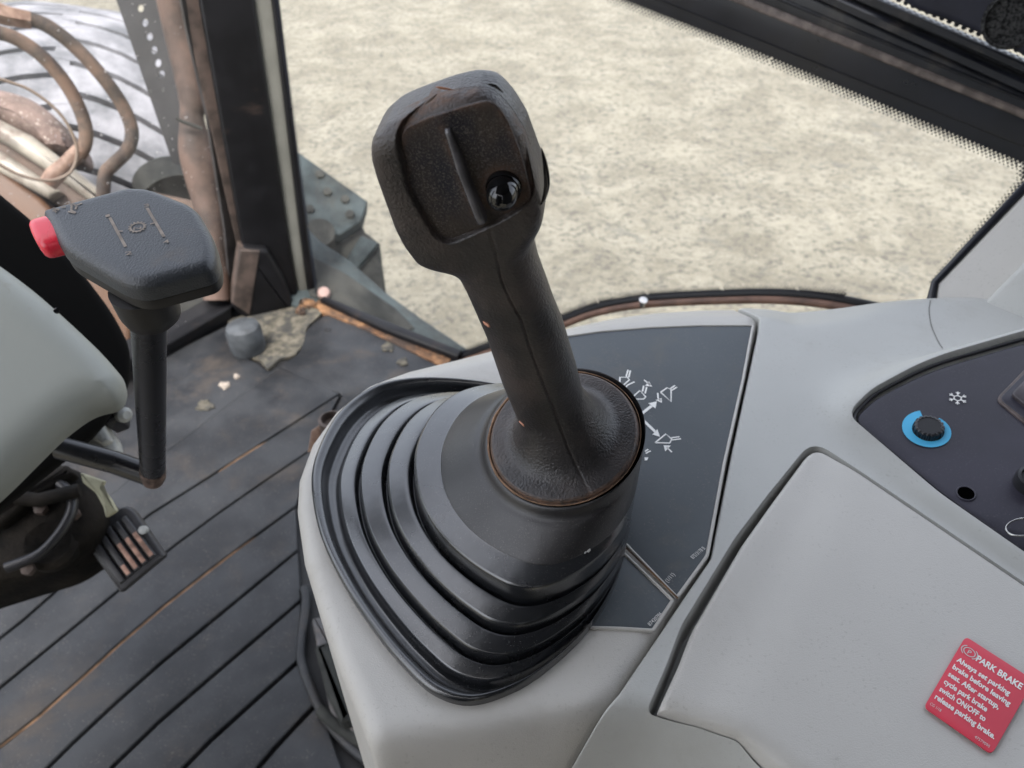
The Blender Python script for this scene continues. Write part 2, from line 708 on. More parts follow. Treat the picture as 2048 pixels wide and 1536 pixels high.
M_specklebrown = material('speckled_brown', (.15, .11, .095), .8, .2, grain=.002, grain_scale=140, speck=1, speck_col=(.5, .44, .38), speck_scale=120, var=.4)
M_pipe = material('dusty_pipe', (.048, .034, .028), .65, .35, var=.6, var_scale=9, var_col=(.11, .072, .056))
M_machine = material('machine_greyblue', (.022, .029, .031), .75, .2, grain=.0015, grain_scale=120, var=.7, var_scale=7, var_col=(.050, .064, .067),
                     dirt=(.05, .05, .045), dirt_amt=.6, dirt_scale=6)
M_machdark = material('machine_dark', (.018, .020, .019), .75, .2, var=.6, var_scale=8, var_col=(.045, .046, .042))
M_shaft = material('lever_shaft', (.012, .012, .014), .28, .5, var=.3)
M_shaftworn = material('lever_shaft_worn', (.075, .052, .045), .65, .4, grain=.0004, grain_scale=600, var=.9, var_scale=160, var_col=(.19, .13, .11))
M_bracket = material('cast_bracket', (.32, .33, .32), .5, .4, var=.4, var_scale=25, dirt=(.12, .10, .08), dirt_amt=.6, dirt_scale=22)
M_oldyellow = material('aged_plastic', (.30, .29, .20), .6, .4, var=.3, var_scale=20)
M_grease = material('greasy_parts', (.006, .0055, .005), .8, .15, grain=.001, grain_scale=200, var=1.0, var_scale=18, var_col=(.018, .015, .012))
M_pedal = material('pedal_rubber', (.030, .030, .033), .45, .5, var=.4, var_scale=25)
M_copper = material('worn_pedal_metal', (.26, .15, .11), .45, .5, metal=.2, var=.7, var_scale=90)
M_speaker = material('speaker_mesh', (.012, .012, .013), .9, .2, grain=.002, grain_scale=500, var=1.5, var_scale=300, var_col=(.06, .06, .06))
M_headliner = material('cab_lining', (.045, .045, .045), .8, .3)


def gravel_material():
    m = bpy.data.materials.new('pale_gravel')
    m.use_nodes = True
    nt = m.node_tree
    b = nt.nodes['Principled BSDF']
    geo = nt.nodes.new('ShaderNodeNewGeometry').outputs['Position']
    a = noise(nt, 2.2, 9, .68, geo, .4)
    c = noise(nt, 24, 8, .70, geo, .2)
    e = noise(nt, 60, 3, .6, geo)
    g_ = noise(nt, 9, 3, .5, geo, .8)
    base = mixc(nt, ramp(nt, a, .36, .64), (.165, .152, .118), (.255, .24, .19))
    base = mixc(nt, ramp(nt, c, .47, .66), base, (.098, .094, .080))
    base = mixc(nt, mul(nt, ramp(nt, g_, .60, .70), .6), base, (.135, .132, .115))
    base = mixc(nt, mul(nt, ramp(nt, e, .58, .68), ramp(nt, c, .55, .40)), base, (.32, .31, .26))
    base = mixc(nt, mul(nt, ramp(nt, e, .40, .32), .5), base, (.12, .115, .10))
    nt.links.new(base, b.inputs['Base Color'])
    b.inputs['Roughness'].default_value = .95
    b.inputs['Specular IOR Level'].default_value = .2
    bp = nt.nodes.new('ShaderNodeBump')
    bp.inputs['Distance'].default_value = .03
    nt.links.new(c, bp.inputs['Height'])
    nt.links.new(bp.outputs[0], b.inputs['Normal'])
    return m


def glass_material(name, dirt, speck, tint=(1, 1, 1), gloss=.05):
    m = bpy.data.materials.new(name)
    m.use_nodes = True
    nt = m.node_tree
    nt.nodes.remove(nt.nodes['Principled BSDF'])
    out = nt.nodes['Material Output']
    geo = nt.nodes.new('ShaderNodeNewGeometry').outputs['Position']
    tr = nt.nodes.new('ShaderNodeBsdfTransparent')
    tr.inputs[0].default_value = (*tint, 1)
    gl = nt.nodes.new('ShaderNodeBsdfGlossy')
    gl.inputs['Roughness'].default_value = .02
    m1 = nt.nodes.new('ShaderNodeMixShader')
    m1.inputs[0].default_value = gloss
    nt.links.new(tr.outputs[0], m1.inputs[1])
    nt.links.new(gl.outputs[0], m1.inputs[2])
    tl = nt.nodes.new('ShaderNodeBsdfTranslucent')
    tl.inputs[0].default_value = (.82, .78, .74, 1)
    df = nt.nodes.new('ShaderNodeBsdfDiffuse')
    df.inputs[0].default_value = (.6, .56, .52, 1)
    md = nt.nodes.new('ShaderNodeMixShader')
    md.inputs[0].default_value = .35
    nt.links.new(tl.outputs[0], md.inputs[1])
    nt.links.new(df.outputs[0], md.inputs[2])
    n1 = noise(nt, 7, 7, .7, geo)
    n2 = noise(nt, 130, 2, .5, geo)
    f = mul(nt, ramp(nt, n1, .3, .75), dirt)
    f = mul(nt, f, mul(nt, ramp(nt, n2, .70, .74), speck), 'ADD')
    m2 = nt.nodes.new('ShaderNodeMixShader')
    nt.links.new(f, m2.inputs[0])
    nt.links.new(m1.outputs[0], m2.inputs[1])
    nt.links.new(md.outputs[0], m2.inputs[2])
    nt.links.new(m2.outputs[0], out.inputs[0])
    return m


M_gravel = gravel_material()
M_glass = glass_material('side_glass', .05, .10)
M_glassdusty = glass_material('dusty_windscreen', .07, .5)

# ------------------------------------------------------------------ the setting: ground outside, cab floor
GZ = -1.15
g = 60
o = mesh('ground', [(-g, -g, GZ), (g, -g, GZ), (g, g, GZ), (-g, g, GZ)], [(0, 1, 2, 3)], M_gravel, smooth=False)
structure(o)

FL = hplane(0.0)
FLpoly = [(-900, 1400), (-900, 820), (330, 700), (470, 612), (628, 590), (905, 712), (1300, 860), (1300, 2600), (-900, 2600)]
o = slab('cab_floor', FL, FLpoly, -.05, -.008, M_floor)
structure(o)

# windows' planes: the side window holds the sill line, the windscreen the left frame line
Cb, Sb = atz(614, 590, 0), atz(905, 708, 0)
rt = ray(520, -80)
Ct = CAM + rt * ((Cb.y) / rt.y)
Wn = (Sb - Cb).cross(Ct - Cb)
W = Plane(Cb, Wn, Sb - Cb)
Lb, Mb = atz(465, 622, 0), atz(330, 700, 0)
rt = ray(352, -80)
Lt = CAM + rt * (Lb.y / rt.y)
L = Plane(Lb, (Mb - Lb).cross(Lt - Lb), Mb - Lb)
Pc = Plane(Lb, (Cb - Lb).cross((Lt + Ct) / 2 - (Lb + Cb) / 2), Cb - Lb)

# ------------------------------------------------------------------ floor mat: raised ribs between cut grooves
grooves = [
    [(-500, 1390), (0, 1155), (195, 1010), (330, 905), (470, 800), (560, 735)],
    [(-500, 1620), (0, 1285), (195, 1113), (281, 1043), (351, 1000), (680, 790)],
    [(-500, 1800), (0, 1379), (234, 1187), (328, 1109), (476, 1000), (625, 900)],
    [(-500, 1960), (0, 1495), (86, 1430), (289, 1246), (453, 1117), (592, 1015)],
    [(-500, 2180), (94, 1538), (281, 1363), (596, 1103)],
    [(-500, 2400), (226, 1536), (324, 1441), (603, 1203)],
    [(-400, 2500), (367, 1533), (597, 1325)],
    [(-300, 2600), (516, 1535), (632, 1412)],
]
t_mat = thing('floor_mat', 'dark ribbed rubber floor mat with long diagonal grooves and dried mud', 'floor mat', atz(300, 1300, 0))


def gp(path, t):
    P = [np.array(p, float) for p in path]
    Ls = [0]
    for a, b in zip(P[:-1], P[1:]):
        Ls.append(Ls[-1] + np.linalg.norm(b - a))
    s = t * Ls[-1]
    for k in range(len(P) - 1):
        if s <= Ls[k + 1] + 1e-9:
            return tuple(P[k] + (P[k + 1] - P[k]) * (s - Ls[k]) / (Ls[k + 1] - Ls[k]))
    return tuple(P[-1])


def offset_strip(a, b, gap):
    """uv polygon between two groove lines, each pulled in by gap metres"""
    A = [np.array(FL.uv(*gp(a, t))) for t in np.linspace(0, 1, 14)]
    B = [np.array(FL.uv(*gp(b, t))) for t in np.linspace(0, 1, 14)]
    out = []
    for i in range(14):
        d = B[i] - A[i]
        d /= np.linalg.norm(d)
        A[i] = A[i] + d * gap
        B[i] = B[i] - d * gap
    return [tuple(p) for p in A] + [tuple(p) for p in B[::-1]]


mb = MB()
GAP = .0032
for a, b in zip(grooves[:-1], grooves[1:]):
    uv = offset_strip(a, b, GAP)
    V, F = slab_vf(FL, uv, -.008, .004, .003)
    mb.add(V, F)
last = [(-300, 2600), (516, 1535), (632, 1412), (650, 1430), (700, 1500), (770, 1545), (900, 1900), (900, 2600)]
V, F = slab_vf(FL, offset_strip(grooves[-1], [(0, 2700), (820, 1900), (655, 1450)], GAP), -.008, .004, .003)
mb.add(V, F)
mb.build('ribs', M_mat, t_mat, autosmooth=50)
# flat front part of the mat, with its corner tab and hole
front = [(560, 735), (470, 800), (330, 905), (195, 1010), (0, 1155), (-500, 1390), (-500, 900), (240, 810), (330, 712), (455, 650), (470, 700), (540, 745), (600, 705), (612, 660), (650, 628), (700, 648),
         (900, 716), (1000, 770), (960, 860), (760, 1000), (600, 1018), (629, 903), (685, 792), (680, 786), (600, 760)]
o = slab('front_flap', FL, rounded(front, 12), -.008, .002, M_mat, t_mat, .002)
mb = MB()
mb.add(*lathe_vf(atz(655, 660, .0022), (0, 0, 1), [(.0095, 0), (.0085, .0006)], 20))
mb.build('bolt_hole', M_floor, t_mat)
# moulded border of the mat around the console foot
bord = [(609, 1175), (612, 1205), (603, 1290), (607, 1335), (645, 1425), (700, 1492), (770, 1545)]
pts = [atz(x, y, .004) for x, y in catmull(bord, 6, False)]
V, F = tube_vf(pts, .0075, 10)
mesh('border_bead', V, F, M_mat, t_mat)
# mud dried in the groove
mb = MB()
for path, t0, t1, w in ((grooves[3], .46, .93, .0032), (grooves[1], .80, .88, .003)):
    pp = []
    ww = []
    for k in range(46):
        t = t0 + (t1 - t0) * k / 45
        pp.append(FL.uv(*gp(path, t)))
        ww.append(w * 2 * (.75 + .5 * random.random()) * min(1, 4 * min(k, 45 - k) / 45 + .1))
    V, F = ribbon_vf(pp, ww, FL, .0008)
    mb.add(V, F)
o = mb.build('groove_mud', material('orange_mud', (.13, .078, .046), .9, .2, grain=.0008, grain_scale=300, var=.5, var_scale=40), None)
tag(o, 'thin line of orange dried mud packed into a groove of the floor mat', 'dried mud')
# caked mud near the front corner and scattered crumbs


def blob(cx, cy, rx, ry, seed, z=.0026, n=26, rough=.35, pl=FL):
    r = np.random.default_rng(seed)
    ph = r.uniform(0, 6.28, 5)
    pts = []
    for k in range(n):
        a = 2 * math.pi * k / n
        m = 1 + rough * (math.sin(3 * a + ph[0]) * .4 + math.sin(5 * a + ph[1]) * .3 + math.sin(8 * a + ph[2]) * .25 + math.sin(11 * a + ph[3]) * .2)
        pts.append((cx + rx * m * math.cos(a), cy + ry * m * math.sin(a)))
    return pl.poly(pts)


mud = MB()
V, F = slab_vf(FL, FL.poly([(455, 640), (540, 620), (600, 612), (650, 622), (614, 655), (607, 690), (590, 712), (560, 718), (535, 740), (520, 720), (470, 710)]), -.006, .0027, .0004)
mud.add(V, F)
o = mud.build('mud_patch', M_dust)
tag(o, 'pale caked mud patch on the floor below the black pillar', 'mud')
mud = MB()
V, F = slab_vf(FL, FL.poly([(512, 800), (520, 790), (560, 768), (580, 766), (584, 780), (606, 796), (598, 808), (560, 822), (530, 842), (512, 846), (514, 825)]), .001, .0027, .0003)
mud.add(V, F)
o = mud.build('mud_patch', M_dust)
tag(o, 'four-cornered pale mud patch lying flat on the mat left of the console', 'mud')
for (x, y, rx, ry, s, lab) in ((450, 773, 11, 7, 1, 'small bright stone crumb on the mat between lever and console'),
                               (474, 755, 6, 5, 2, 'tiny pinkish crumb beside the brighter stone crumb on the mat'),
                               (411, 814, 17, 10, 3, 'flat grey crumb of dirt on the mat right of the bent lever'),
                               (776, 697, 12, 9, 4, 'pale dirt lump on the mat by the rusty sill'),
                               (806, 726, 10, 8, 5, 'lower pale dirt lump on the mat nearest the console')):
    V, F = slab_vf(FL, blob(x, y, rx, ry, s), .001, .006, .002)
    o = mesh('dirt_crumb', V, F, material('crumb', (.22, .19, .16), .8, .3, var=.4, var_scale=150) if s == 1 else M_dust)
    tag(o, lab, 'dirt', 'crumbs of dirt on the mat')
    if s > 1:
        o.data.materials[0] = bpy.data.materials['crumb'] if s < 3 else M_dust

# ------------------------------------------------------------------ front pillar, sill, window frames
t_p = thing('front_pillar', 'black cab corner post with left face painted lit brown and pale seal strip', 'pillar', Lb)
slab('pillar_post', Pc, [(376, -120), (492, -120), (578, 470), (604, 640), (540, 655), (505, 610)], -.07, .022, M_pillar, t_p, .008)
slab('inner_face', Pc, [(335, -120), (372, -120), (522, 505), (478, 508)], -.05, .004, M_pillarbrown, t_p, .003)  # brown strip paints the light on the left of the black post
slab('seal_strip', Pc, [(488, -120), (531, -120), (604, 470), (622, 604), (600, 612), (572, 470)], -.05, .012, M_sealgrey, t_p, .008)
slab('rubber_seal', Pc, [(528, -120), (545, -120), (616, 470), (633, 600), (620, 606), (601, 470)], -.05, .018, M_pillar, t_p, .006)
t_f = thing('pillar_foot_cover', 'black moulded cover at the foot of the corner post with left edge painted lit brown', 'cover', Lb)
slab('cover_body', Pc, [(486, 498), (535, 500), (570, 560), (598, 636), (505, 652), (462, 615)], -.02, .045, M_pillar, t_f, .012, r=8)
slab('lit_brown_edge', Pc, [(480, 500), (520, 503), (500, 632), (464, 607)], .0, .0475, M_pillarbrown, t_f, .004)  # brown slab paints how the cover's left face is lit
o = lathe('rubber_bumper', atz(498, 700, .0), (0, 0, 1), [(.036, 0), (.040, .01), (.040, .055), (.036, .068), (.024, .074), (.001, .075)],
          material('bumper_rubber', (.045, .05, .055), .6, .4, var=.5, var_scale=30, grain=.0006, grain_scale=300), n=40)
tag(o, 'grey round rubber bumper on the floor under the corner post', 'bumper')
# rusty seams at the corner and along the sill
o = slab('rusty_sill', FL, [(628, 606), (640, 598), (760, 652), (905, 712), (890, 735), (790, 686), (700, 644), (640, 622)], -.02, .006, M_rustpaint, None, .002)
tag(o, 'rusty orange-brown sill running along the foot of the side window', 'sill')
o = slab('sill_seal', FL, [(640, 596), (648, 590), (780, 642), (925, 700), (915, 712), (770, 657)], -.02, .022, M_pillar, None, .006)
tag(o, 'thin black rubber seal between the rusty sill and the glass', 'seal')
mb = MB()
for (x, y, rx, ry, s) in ((607, 602, 9, 16, 11), (620, 612, 12, 7, 12), (603, 626, 9, 8, 13)):
    V, F = slab_vf(FL, blob(x, y, rx, ry, s), -.01, .014, .005)
    mb.add(V, F)
o = mb.build('rust_clump', M_rustpaint)
tag(o, 'rough orange rust clump in the corner where post and sill meet', 'rust')
o = lathe('corner_bolt', atz(648, 588, .015), (.2, -.6, .7), [(.013, 0), (.016, .004), (.016, .012), (.012, .017), (.001, .018)],
          material('pink_bolt', (.30, .21, .185), .6, .3, var=.15), n=24)
tag(o, 'shiny pinkish bolt cap at the rusty window corner', 'bolt')

# left floor frame below the windscreen
o = slab('windscreen_bottom_frame', L, [(-600, 1060), (-600, 1130), (320, 722), (468, 648), (466, 612), (330, 690)], -.04, .03, M_pillar, None, .008)
tag(o, 'black frame under the windscreen left of the corner post', 'window frame')

# side window: glass, printed dot edge
t_w = thing('side_window', 'large clear side window pane with black dotted edge looking onto pale gravel', 'window', Cb)
gl_px = [(548, -60), (617, 450), (640, 596), (905, 712), (1115, 637), (1200, 606), (1300, 592), (1450, 586), (1870, 590), (2075, 372), (2080, 300), (1240, -60)]
slab('pane', W, gl_px, -.004, -.0005, M_glass, t_w)


def dots(paths, name, parent, pl=W, h=.0022, mat=M_frit):
    V, F = [], []
    for path, side, rows, pitch, r0 in paths:
        uv = [np.array(pl.uv(*p)) for p in path]
        out = resample([tuple(p) for p in uv] + [tuple(p) for p in uv[::-1]], 1e9)
        for a, b in zip(uv[:-1], uv[1:]):
            Ln = np.linalg.norm(b - a)
            t = (b - a) / Ln
            nn = np.array((-t[1], t[0])) * side
            k = int(Ln / pitch)
            for row in range(rows):
                r = r0 * (1 - .62 * row / max(rows - 1, 1))
                for i in range(k):
                    c = a + t * (i + (.5 if row % 2 else 0)) * pitch + nn * pitch * .60 * (row - .25)
                    base = len(V)
                    for q in range(7):
                        an = 2 * math.pi * q / 7
                        V.append(pl.w(c[0] + r * math.cos(an), c[1] + r * math.sin(an), h))
                    F.append(tuple(base + q for q in range(7)))
    return mesh(name, V, F, mat, parent, smooth=False)


dots([([(546, -60), (616, 455), (634, 590)], 1, 4, .0052, .0026),
      ([(1215, -20), (1548, 112), (2050, 322)], -1, 5, .0055, .0028),
      ([(2052, 322), (2052, 362), (1868, 574)], -1, 4, .0055, .0028),
      ([(905, 712), (1115, 634), (1200, 603), (1300, 588), (1450, 581), (1600, 582), (1700, 590)], 1, 4, .0054, .0027),
      ], 'dotted_edge', t_w)
# black solid margins of the glass
slab('black_margin', W, [(1215, -14), (1548, 116), (2060, 330), (2060, 358), (1858, 592), (1880, 604), (2120, 350), (2120, 200), (1548, 30), (1320, -40)], -.0045, .0015, M_frit, t_w)
# curved rubber along the lower edge of the pane
crv = [(905, 716), (1000, 682), (1115, 640), (1200, 609), (1300, 592), (1450, 584), (1560, 583), (1660, 592), (1760, 612), (1860, 640)]
cp = catmull(crv, 6, False)
tube('lower_seal', [W.hit(x, y + 5) for x, y in cp], .0085, M_pillar, t_w)
tube('rusty_flange', [W.hit(x, y + 12) + W.n * .010 for x, y in cp], .0065, material('brown_flange', (.10, .055, .038), .6, .4, var=.5, var_scale=30), t_w)

o = lathe('rim_screw', W.hit(1300, 588) + W.n * .03, (0, -.3, 1), [(.005, -.012), (.005, 0), (.0075, .001), (.0075, .004), (.001, .0052)], M_steel, None, n=20)
tag(o, 'small steel screw head standing on the rim below the curved glass edge', 'screw')

# crossbar over the side window with worn ridge, seal, and the upper pane beyond it
t_b = thing('window_crossbar', 'black grooved metal crossbar with a worn edge above the side window', 'crossbar', W.hit(1700, 100))


def band(name, l0, l1, h0, h1, mat, bev, parent):
    """bar between two sight lines on the window plane: each line is (y at x=1548, y at x=2048) and is straight"""
    def ln(l, x):
        return l[0] + (l[1] - l[0]) * (x - 1548) / 500
    px = [(1150, ln(l0, 1150)), (2150, ln(l0, 2150)), (2150, ln(l1, 2150)), (1150, ln(l1, 1150))]
    return slab(name, W, px, h0, h1, mat, parent, bev)


band('flat_web', (28, 222), (94, 296), .000, .012, M_frit, .003, t_b)
band('worn_ridge', (16, 220), (38, 240), .0, .021, M_barworn, .004, t_b)
band('upper_web', (-40, 186), (22, 226), .0, .018, M_bar, .004, t_b)
band('second_ridge', (-10, 196), (-2, 204), .0, .0205, M_bar, .002, t_b)
band('round_rail', (-62, 162), (-36, 190), .0, .034, M_bar, .010, t_b)
band('dark_slot', (-78, 146), (-58, 166), .0, .010, M_floor, .001, t_b)
band('glazing_bead', (-88, 126), (-76, 148), .0, .024, M_bar, .008, t_b)
t_u = thing('upper_window', 'strip of bright upper glass with bold black dot pattern at the top right corner', 'window', W.hit(1900, 40))
band('pane', (-420, -206), (-82, 132), -.003, .0, M_glass, 0, t_u)


def ybl(l, x):
    return l[0] + (l[1] - l[0]) * (x - 1548) / 500


Vd, Fd = [], []
u0, u1 = np.array(W.uv(1700, ybl((-88, 126), 1700))), np.array(W.uv(2100, ybl((-88, 126), 2100)))
tt = (u1 - u0) / np.linalg.norm(u1 - u0)
nn = np.array((-tt[1], tt[0]))
if nn[1] < 0:
    nn = -nn
nd = int(np.linalg.norm(u1 - u0) / .0092)
for row in range(5):
    for i in range(nd):
        c = u0 + tt * (i + (.5 if row % 2 else 0)) * .0092 + nn * (.003 + .0070 * row)
        r = (.0028, .0033, .0037, .0041, .0046)[row]
        b0 = len(Vd)
        for q in range(8):
            a = 2 * math.pi * q / 8
            Vd.append(W.w(c[0] + r * math.cos(a), c[1] + r * math.sin(a), .0024))
        Fd.append(tuple(b0 + q for q in range(8)))
mesh('dot_pattern', Vd, Fd, M_frit, t_u, smooth=False)
t_s = thing('upper_trim_panel', 'smooth blue-black trim panel in the top right corner with a round grille', 'trim panel', W.hit(1950, 20))
slab('panel_body', W, catmull([(1788, -60), (1800, -8), (1830, 20), (1900, 45), (1980, 78), (2100, 128), (2200, 60), (2150, -120), (1900, -160)], 6), .012, .045, material('trim_blueblack', (.018, .019, .030), .5, .4, var=.3, var_scale=12), t_s, .008)
cc = W.uv(2034, 24)
lathe('round_grille', W.w(cc[0], cc[1], .044), W.n, [(.031, 0), (.031, .004), (.027, .0055), (.026, .002), (.001, .002)], M_speaker, t_s, n=40)

# lower right window post cover: sloping grey trim behind the console
PT = Plane(atz(1950, 590, .72), (-.45, -.35, .55))
t_c = thing('post_trim', 'grey sloping trim cover on the right window post behind the console', 'trim cover', atz(1960, 590, .70))
slab('trim_body', PT, [(1866, 620), (1874, 566), (2060, 372), (2240, 200), (2300, 640)], -.02, .0, M_grey, t_c, .004)
slab('dark_edge', PT, [(1848, 612), (1862, 560), (2056, 352), (2066, 366), (1876, 566), (1868, 620)], -.03, .0015, M_frit, t_c, .002)
slab('raised_face', PT, [(1950, 620), (2060, 508), (2300, 300), (2300, 700)], -.01, .006, M_greyblue, t_c, .005)

# ------------------------------------------------------------------ side console
ZC = .722
K = hplane(ZC)


def kp(pts):
    return K.poly(pts)


seamline = [(1481, 588), (1500, 612), (1517, 634), (1514, 660), (1497, 740), (1462, 900), (1419, 1115), (1362, 1197), (1310, 1275), (1235, 1385), (1160, 1462), (1085, 1540), (960, 1700)]
left_out = ([(1481, 588)] + seamline[1:] + [(900, 1760), (860, 1760), (800, 1640), (752, 1530), (712, 1420), (672, 1320), (634, 1210), (604, 1110), (590, 1010), (594, 950), (620, 880), (668, 815), (735, 760),
            (810, 722), (900, 697), (1000, 668), (1110, 640), (1220, 613), (1300, 600), (1400, 591)])
arc = [(600, 1500), (900, 1462), (1000, 1448), (1100, 1430), (1200, 1417), (1300, 1415), (1400, 1440), (1500, 1484), (1570, 1536), (1700, 1640)]
arc_uv = kp(catmull(arc, 5, False))
arc_poly = arc_uv + kp([(1700, 3000), (500, 3000)])
rimline = kp(catmull([(600, 800), (1000, 715), (1120, 672), (1300, 640), (1517, 634), (1600, 650), (1700, 640), (1800, 612), (1900, 600), (2048, 600), (2300, 604)], 5, False))
rim_poly = rimline + kp([(2300, 300), (600, 300)])
decal1 = rounded([(1120, 676), (1200, 664), (1300, 656), (1400, 652), (1506, 652, 4), (1486, 760), (1448, 930), (1414, 1113, 6), (1354, 1196, 4), (1254, 1092), (1120, 960), (1060, 720)], 2)
decal2 = rounded([(1248, 1108, 2), (1345, 1202, 4), (1306, 1262, 4), (1240, 1258), (1150, 1256), (1080, 1256), (1100, 1100)], 2)
d1, d2 = kp(decal1), kp(decal2)


def front_fall(P):
    """the face of the console rolls down towards the seat past the arc"""
    d = seg_dist(P, arc_uv, False)
    s = np.where(inside(P, arc_poly), d, -d)
    k = .0018
    return -2.4 * k * np.log1p(np.exp(np.clip(s / k, -40, 40)))


def rim_fall(P):
    d = seg_dist(P, rimline, False)
    s = np.where(inside(P, rim_poly), d, -d)
    k = .0025
    return -.42 * k * np.log1p(np.exp(np.clip(s / k, -40, 40)))


boot_uv = kp(catmull([(625, 970), (640, 900), (680, 830), (742, 782), (812, 764), (900, 764), (1000, 778), (1090, 808), (1170, 860), (1225, 935), (1252, 1010), (1250, 1100), (1225, 1180), (1175, 1262), (1105, 1330), (1030, 1380), (940, 1407),
    (865, 1385), (800, 1325), (740, 1250), (685, 1165), (642, 1070)], 5))


def left_h(P):
    h = front_fall(P) + rim_fall(P)
    h = h - .012 * sstep(sdf(P, boot_uv), .0022, .0055)
    return h


t_con = thing('side_console', 'grey moulded side console carrying the joystick, lid and switch panel', 'console', K.hit(1300, 1100) - Vector((0, 0, .3)))
sheet('left_shell', K, kp(left_out), left_h, M_grey, t_con, step=.0042, r=.009, depth=.25, loops=[(boot_uv, (.0015, .0025, .0035, .0045, .0055))], edge_step=.003)
DECAL_H = .0007


def decal(name, poly, pl=K):
    uv = resample(poly, .004)
    V, F = slab_vf(pl, uv, -.001, .0004, .0003)
    big = np.array(resample(poly, .003))
    cyc = [pl.w(q[0], q[1], .0003) for q in big] + [pl.w(big[0][0], big[0][1], .0003)]
    Vt_, Ft_ = tube_vf(cyc, .0010, 8, cap=False)
    mesh('decal_surround', Vt_, Ft_, M_grey, t_con)
    return mesh(name, V, F, M_decal, t_con, autosmooth=40)


dc1 = decal('decal_plate', d1)
dc2 = decal('decal_plate', d2)
dc1['label'] = 'larger charcoal decal plate with white bucket pictograms and arrows'
dc2['label'] = 'smaller triangular charcoal decal plate near the lid'

# pictograms, drawn as white printed strokes
PRT = MB()


def strokes(lines, wpx, pl=K, h=.0007, target=None, scale=None):
    for ln in lines:
        uv = [pl.uv(*p) for p in ln]
        c = ln[len(ln) // 2]
        a, b = np.array(pl.uv(c[0], c[1])), np.array(pl.uv(c[0] + 5, c[1] - 1))
        s = np.linalg.norm(a - b) / 5.1
        V, F = ribbon_vf(uv, wpx * s, pl, h)
        target.add(V, F)


def crop6(pts):            # points read off an enlarged crop
    return [(1200 + x * .1302, 730 + y * .1302) for x, y in pts]


def fill(pts, target, pl=K, h=.0007):
    V = [pl.w(*pl.uv(*p), h) for p in pts]
    target.add(V, [tuple(range(len(V)))])


strokes([crop6(q) for q in (
    [(430, 85), (400, 190)], [(465, 95), (440, 200)],
    [(300, 330), (305, 200), (420, 200), (450, 240), (325, 350), (300, 330)],
    [(380, 390), (410, 330), (460, 300), (530, 270)],
    [(480, 520), (610, 405), (700, 500), (670, 535), (500, 535), (480, 520)],
    [(670, 330), (650, 420)], [(715, 350), (690, 450)],
    [(675, 240), (770, 320)],
    [(930, 430), (1030, 360), (1090, 390), (1090, 575), (930, 430)],
    [(1080, 375), (1150, 325)], [(1100, 400), (1180, 350)],
    [(885, 440), (890, 520), (930, 560)],
    [(845, 1205), (1010, 1070), (1100, 1150), (1070, 1210), (845, 1205)],
    [(1095, 1130), (1220, 1115)], [(1100, 1165), (1240, 1145)],
    [(1100, 1350), (1020, 1270)],
    [(690, 1340), (740, 1305)], [(700, 1370), (775, 1330)],
)], 3.0, target=PRT)
strokes([crop6([(640, 760), (790, 640)]), crop6([(650, 850), (850, 1040)])], 6.0, target=PRT)
for tri in ([(740, 600), (870, 570), (850, 680)], [(800, 1080), (880, 1000), (920, 1115)], [(690, 330), (750, 265), (800, 345)], [(850, 550), (945, 520), (950, 595)],
            [(975, 1245), (1085, 1250), (1000, 1340)], [(595, 740), (640, 800), (625, 850), (600, 830)], [(680, 1430), (740, 1430), (725, 1475), (685, 1480)]):
    fill(crop6(tri), PRT)
PRT.build('pictograms', M_white, dc1, smooth=False)


def px_text(body, p0, p1, hpx, mat_target, pl=K, h=.0007, bold=0.02):
    """text whose baseline runs from p0 to p1 in the plane"""
    a, b = np.array(pl.uv(*p0)), np.array(pl.uv(*p1))
    e = b - a
    Ln = np.linalg.norm(e)
    e /= Ln
    n2 = np.array((-e[1], e[0]))
    s = Ln / math.hypot(p1[0] - p0[0], p1[1] - p0[1])

    def fm(x, y):
        q = a + e * x + n2 * y
        return pl.w(q[0], q[1], h)
    V, F = text_vf(body, fm, 0, 0, hpx * s, Ln, bold)
    mat_target.add(V, F)


mb = MB()
px_text('87513178 B', (1386, 1120), (1411, 1099), 7, mb)
px_text('(1/11)', (1335, 1167), (1350, 1151), 7, mb)
mb.build('part_number', M_cream, dc1, smooth=False)
mb = MB()
px_text('87420786', (1300, 1254), (1325, 1230), 7, mb)
mb.build('part_number', M_cream, dc2, smooth=False)
# brass-brown dirt line in the joint between the two plates
V, F = ribbon_vf([K.uv(1252, 1099), K.uv(1300, 1145), K.uv(1355, 1200)], .0012, K, .0014)
mesh('dirty_joint', V, F, M_rustpaint, t_con, smooth=False)

# ---- right shell with lid opening and panel recess
right_out = [(1484, 588), (1503, 611), (1520, 634), (1517, 660), (1500, 740), (1465, 900), (1422, 1116), (1365, 1199), (1313, 1277), (1238, 1387), (1163, 1464), (1088, 1542), (970, 1700), (1000, 1900), (2500, 1900), (2500, 598),
             (2200, 590), (2048, 588), (1900, 586), (1800, 588), (1700, 590), (1600, 588)]
lid_px = rounded([(1626, 884, 34), (1720, 945), (1860, 1040), (2048, 1168), (2500, 1480), (2500, 1900), (1700, 1650), (1560, 1540), (1480, 1470), (1400, 1440), (1302, 1414, 6), (1338, 1330), (1366, 1254), (1472, 1080), (1536, 995)], 14)
pan_px = rounded([(1692, 838, 26), (1740, 790, 20), (1850, 730, 60), (2048, 673, 40), (2500, 560), (2500, 1400), (2048, 1118), (1880, 1000)], 20)
lid_uv = kp(lid_px)
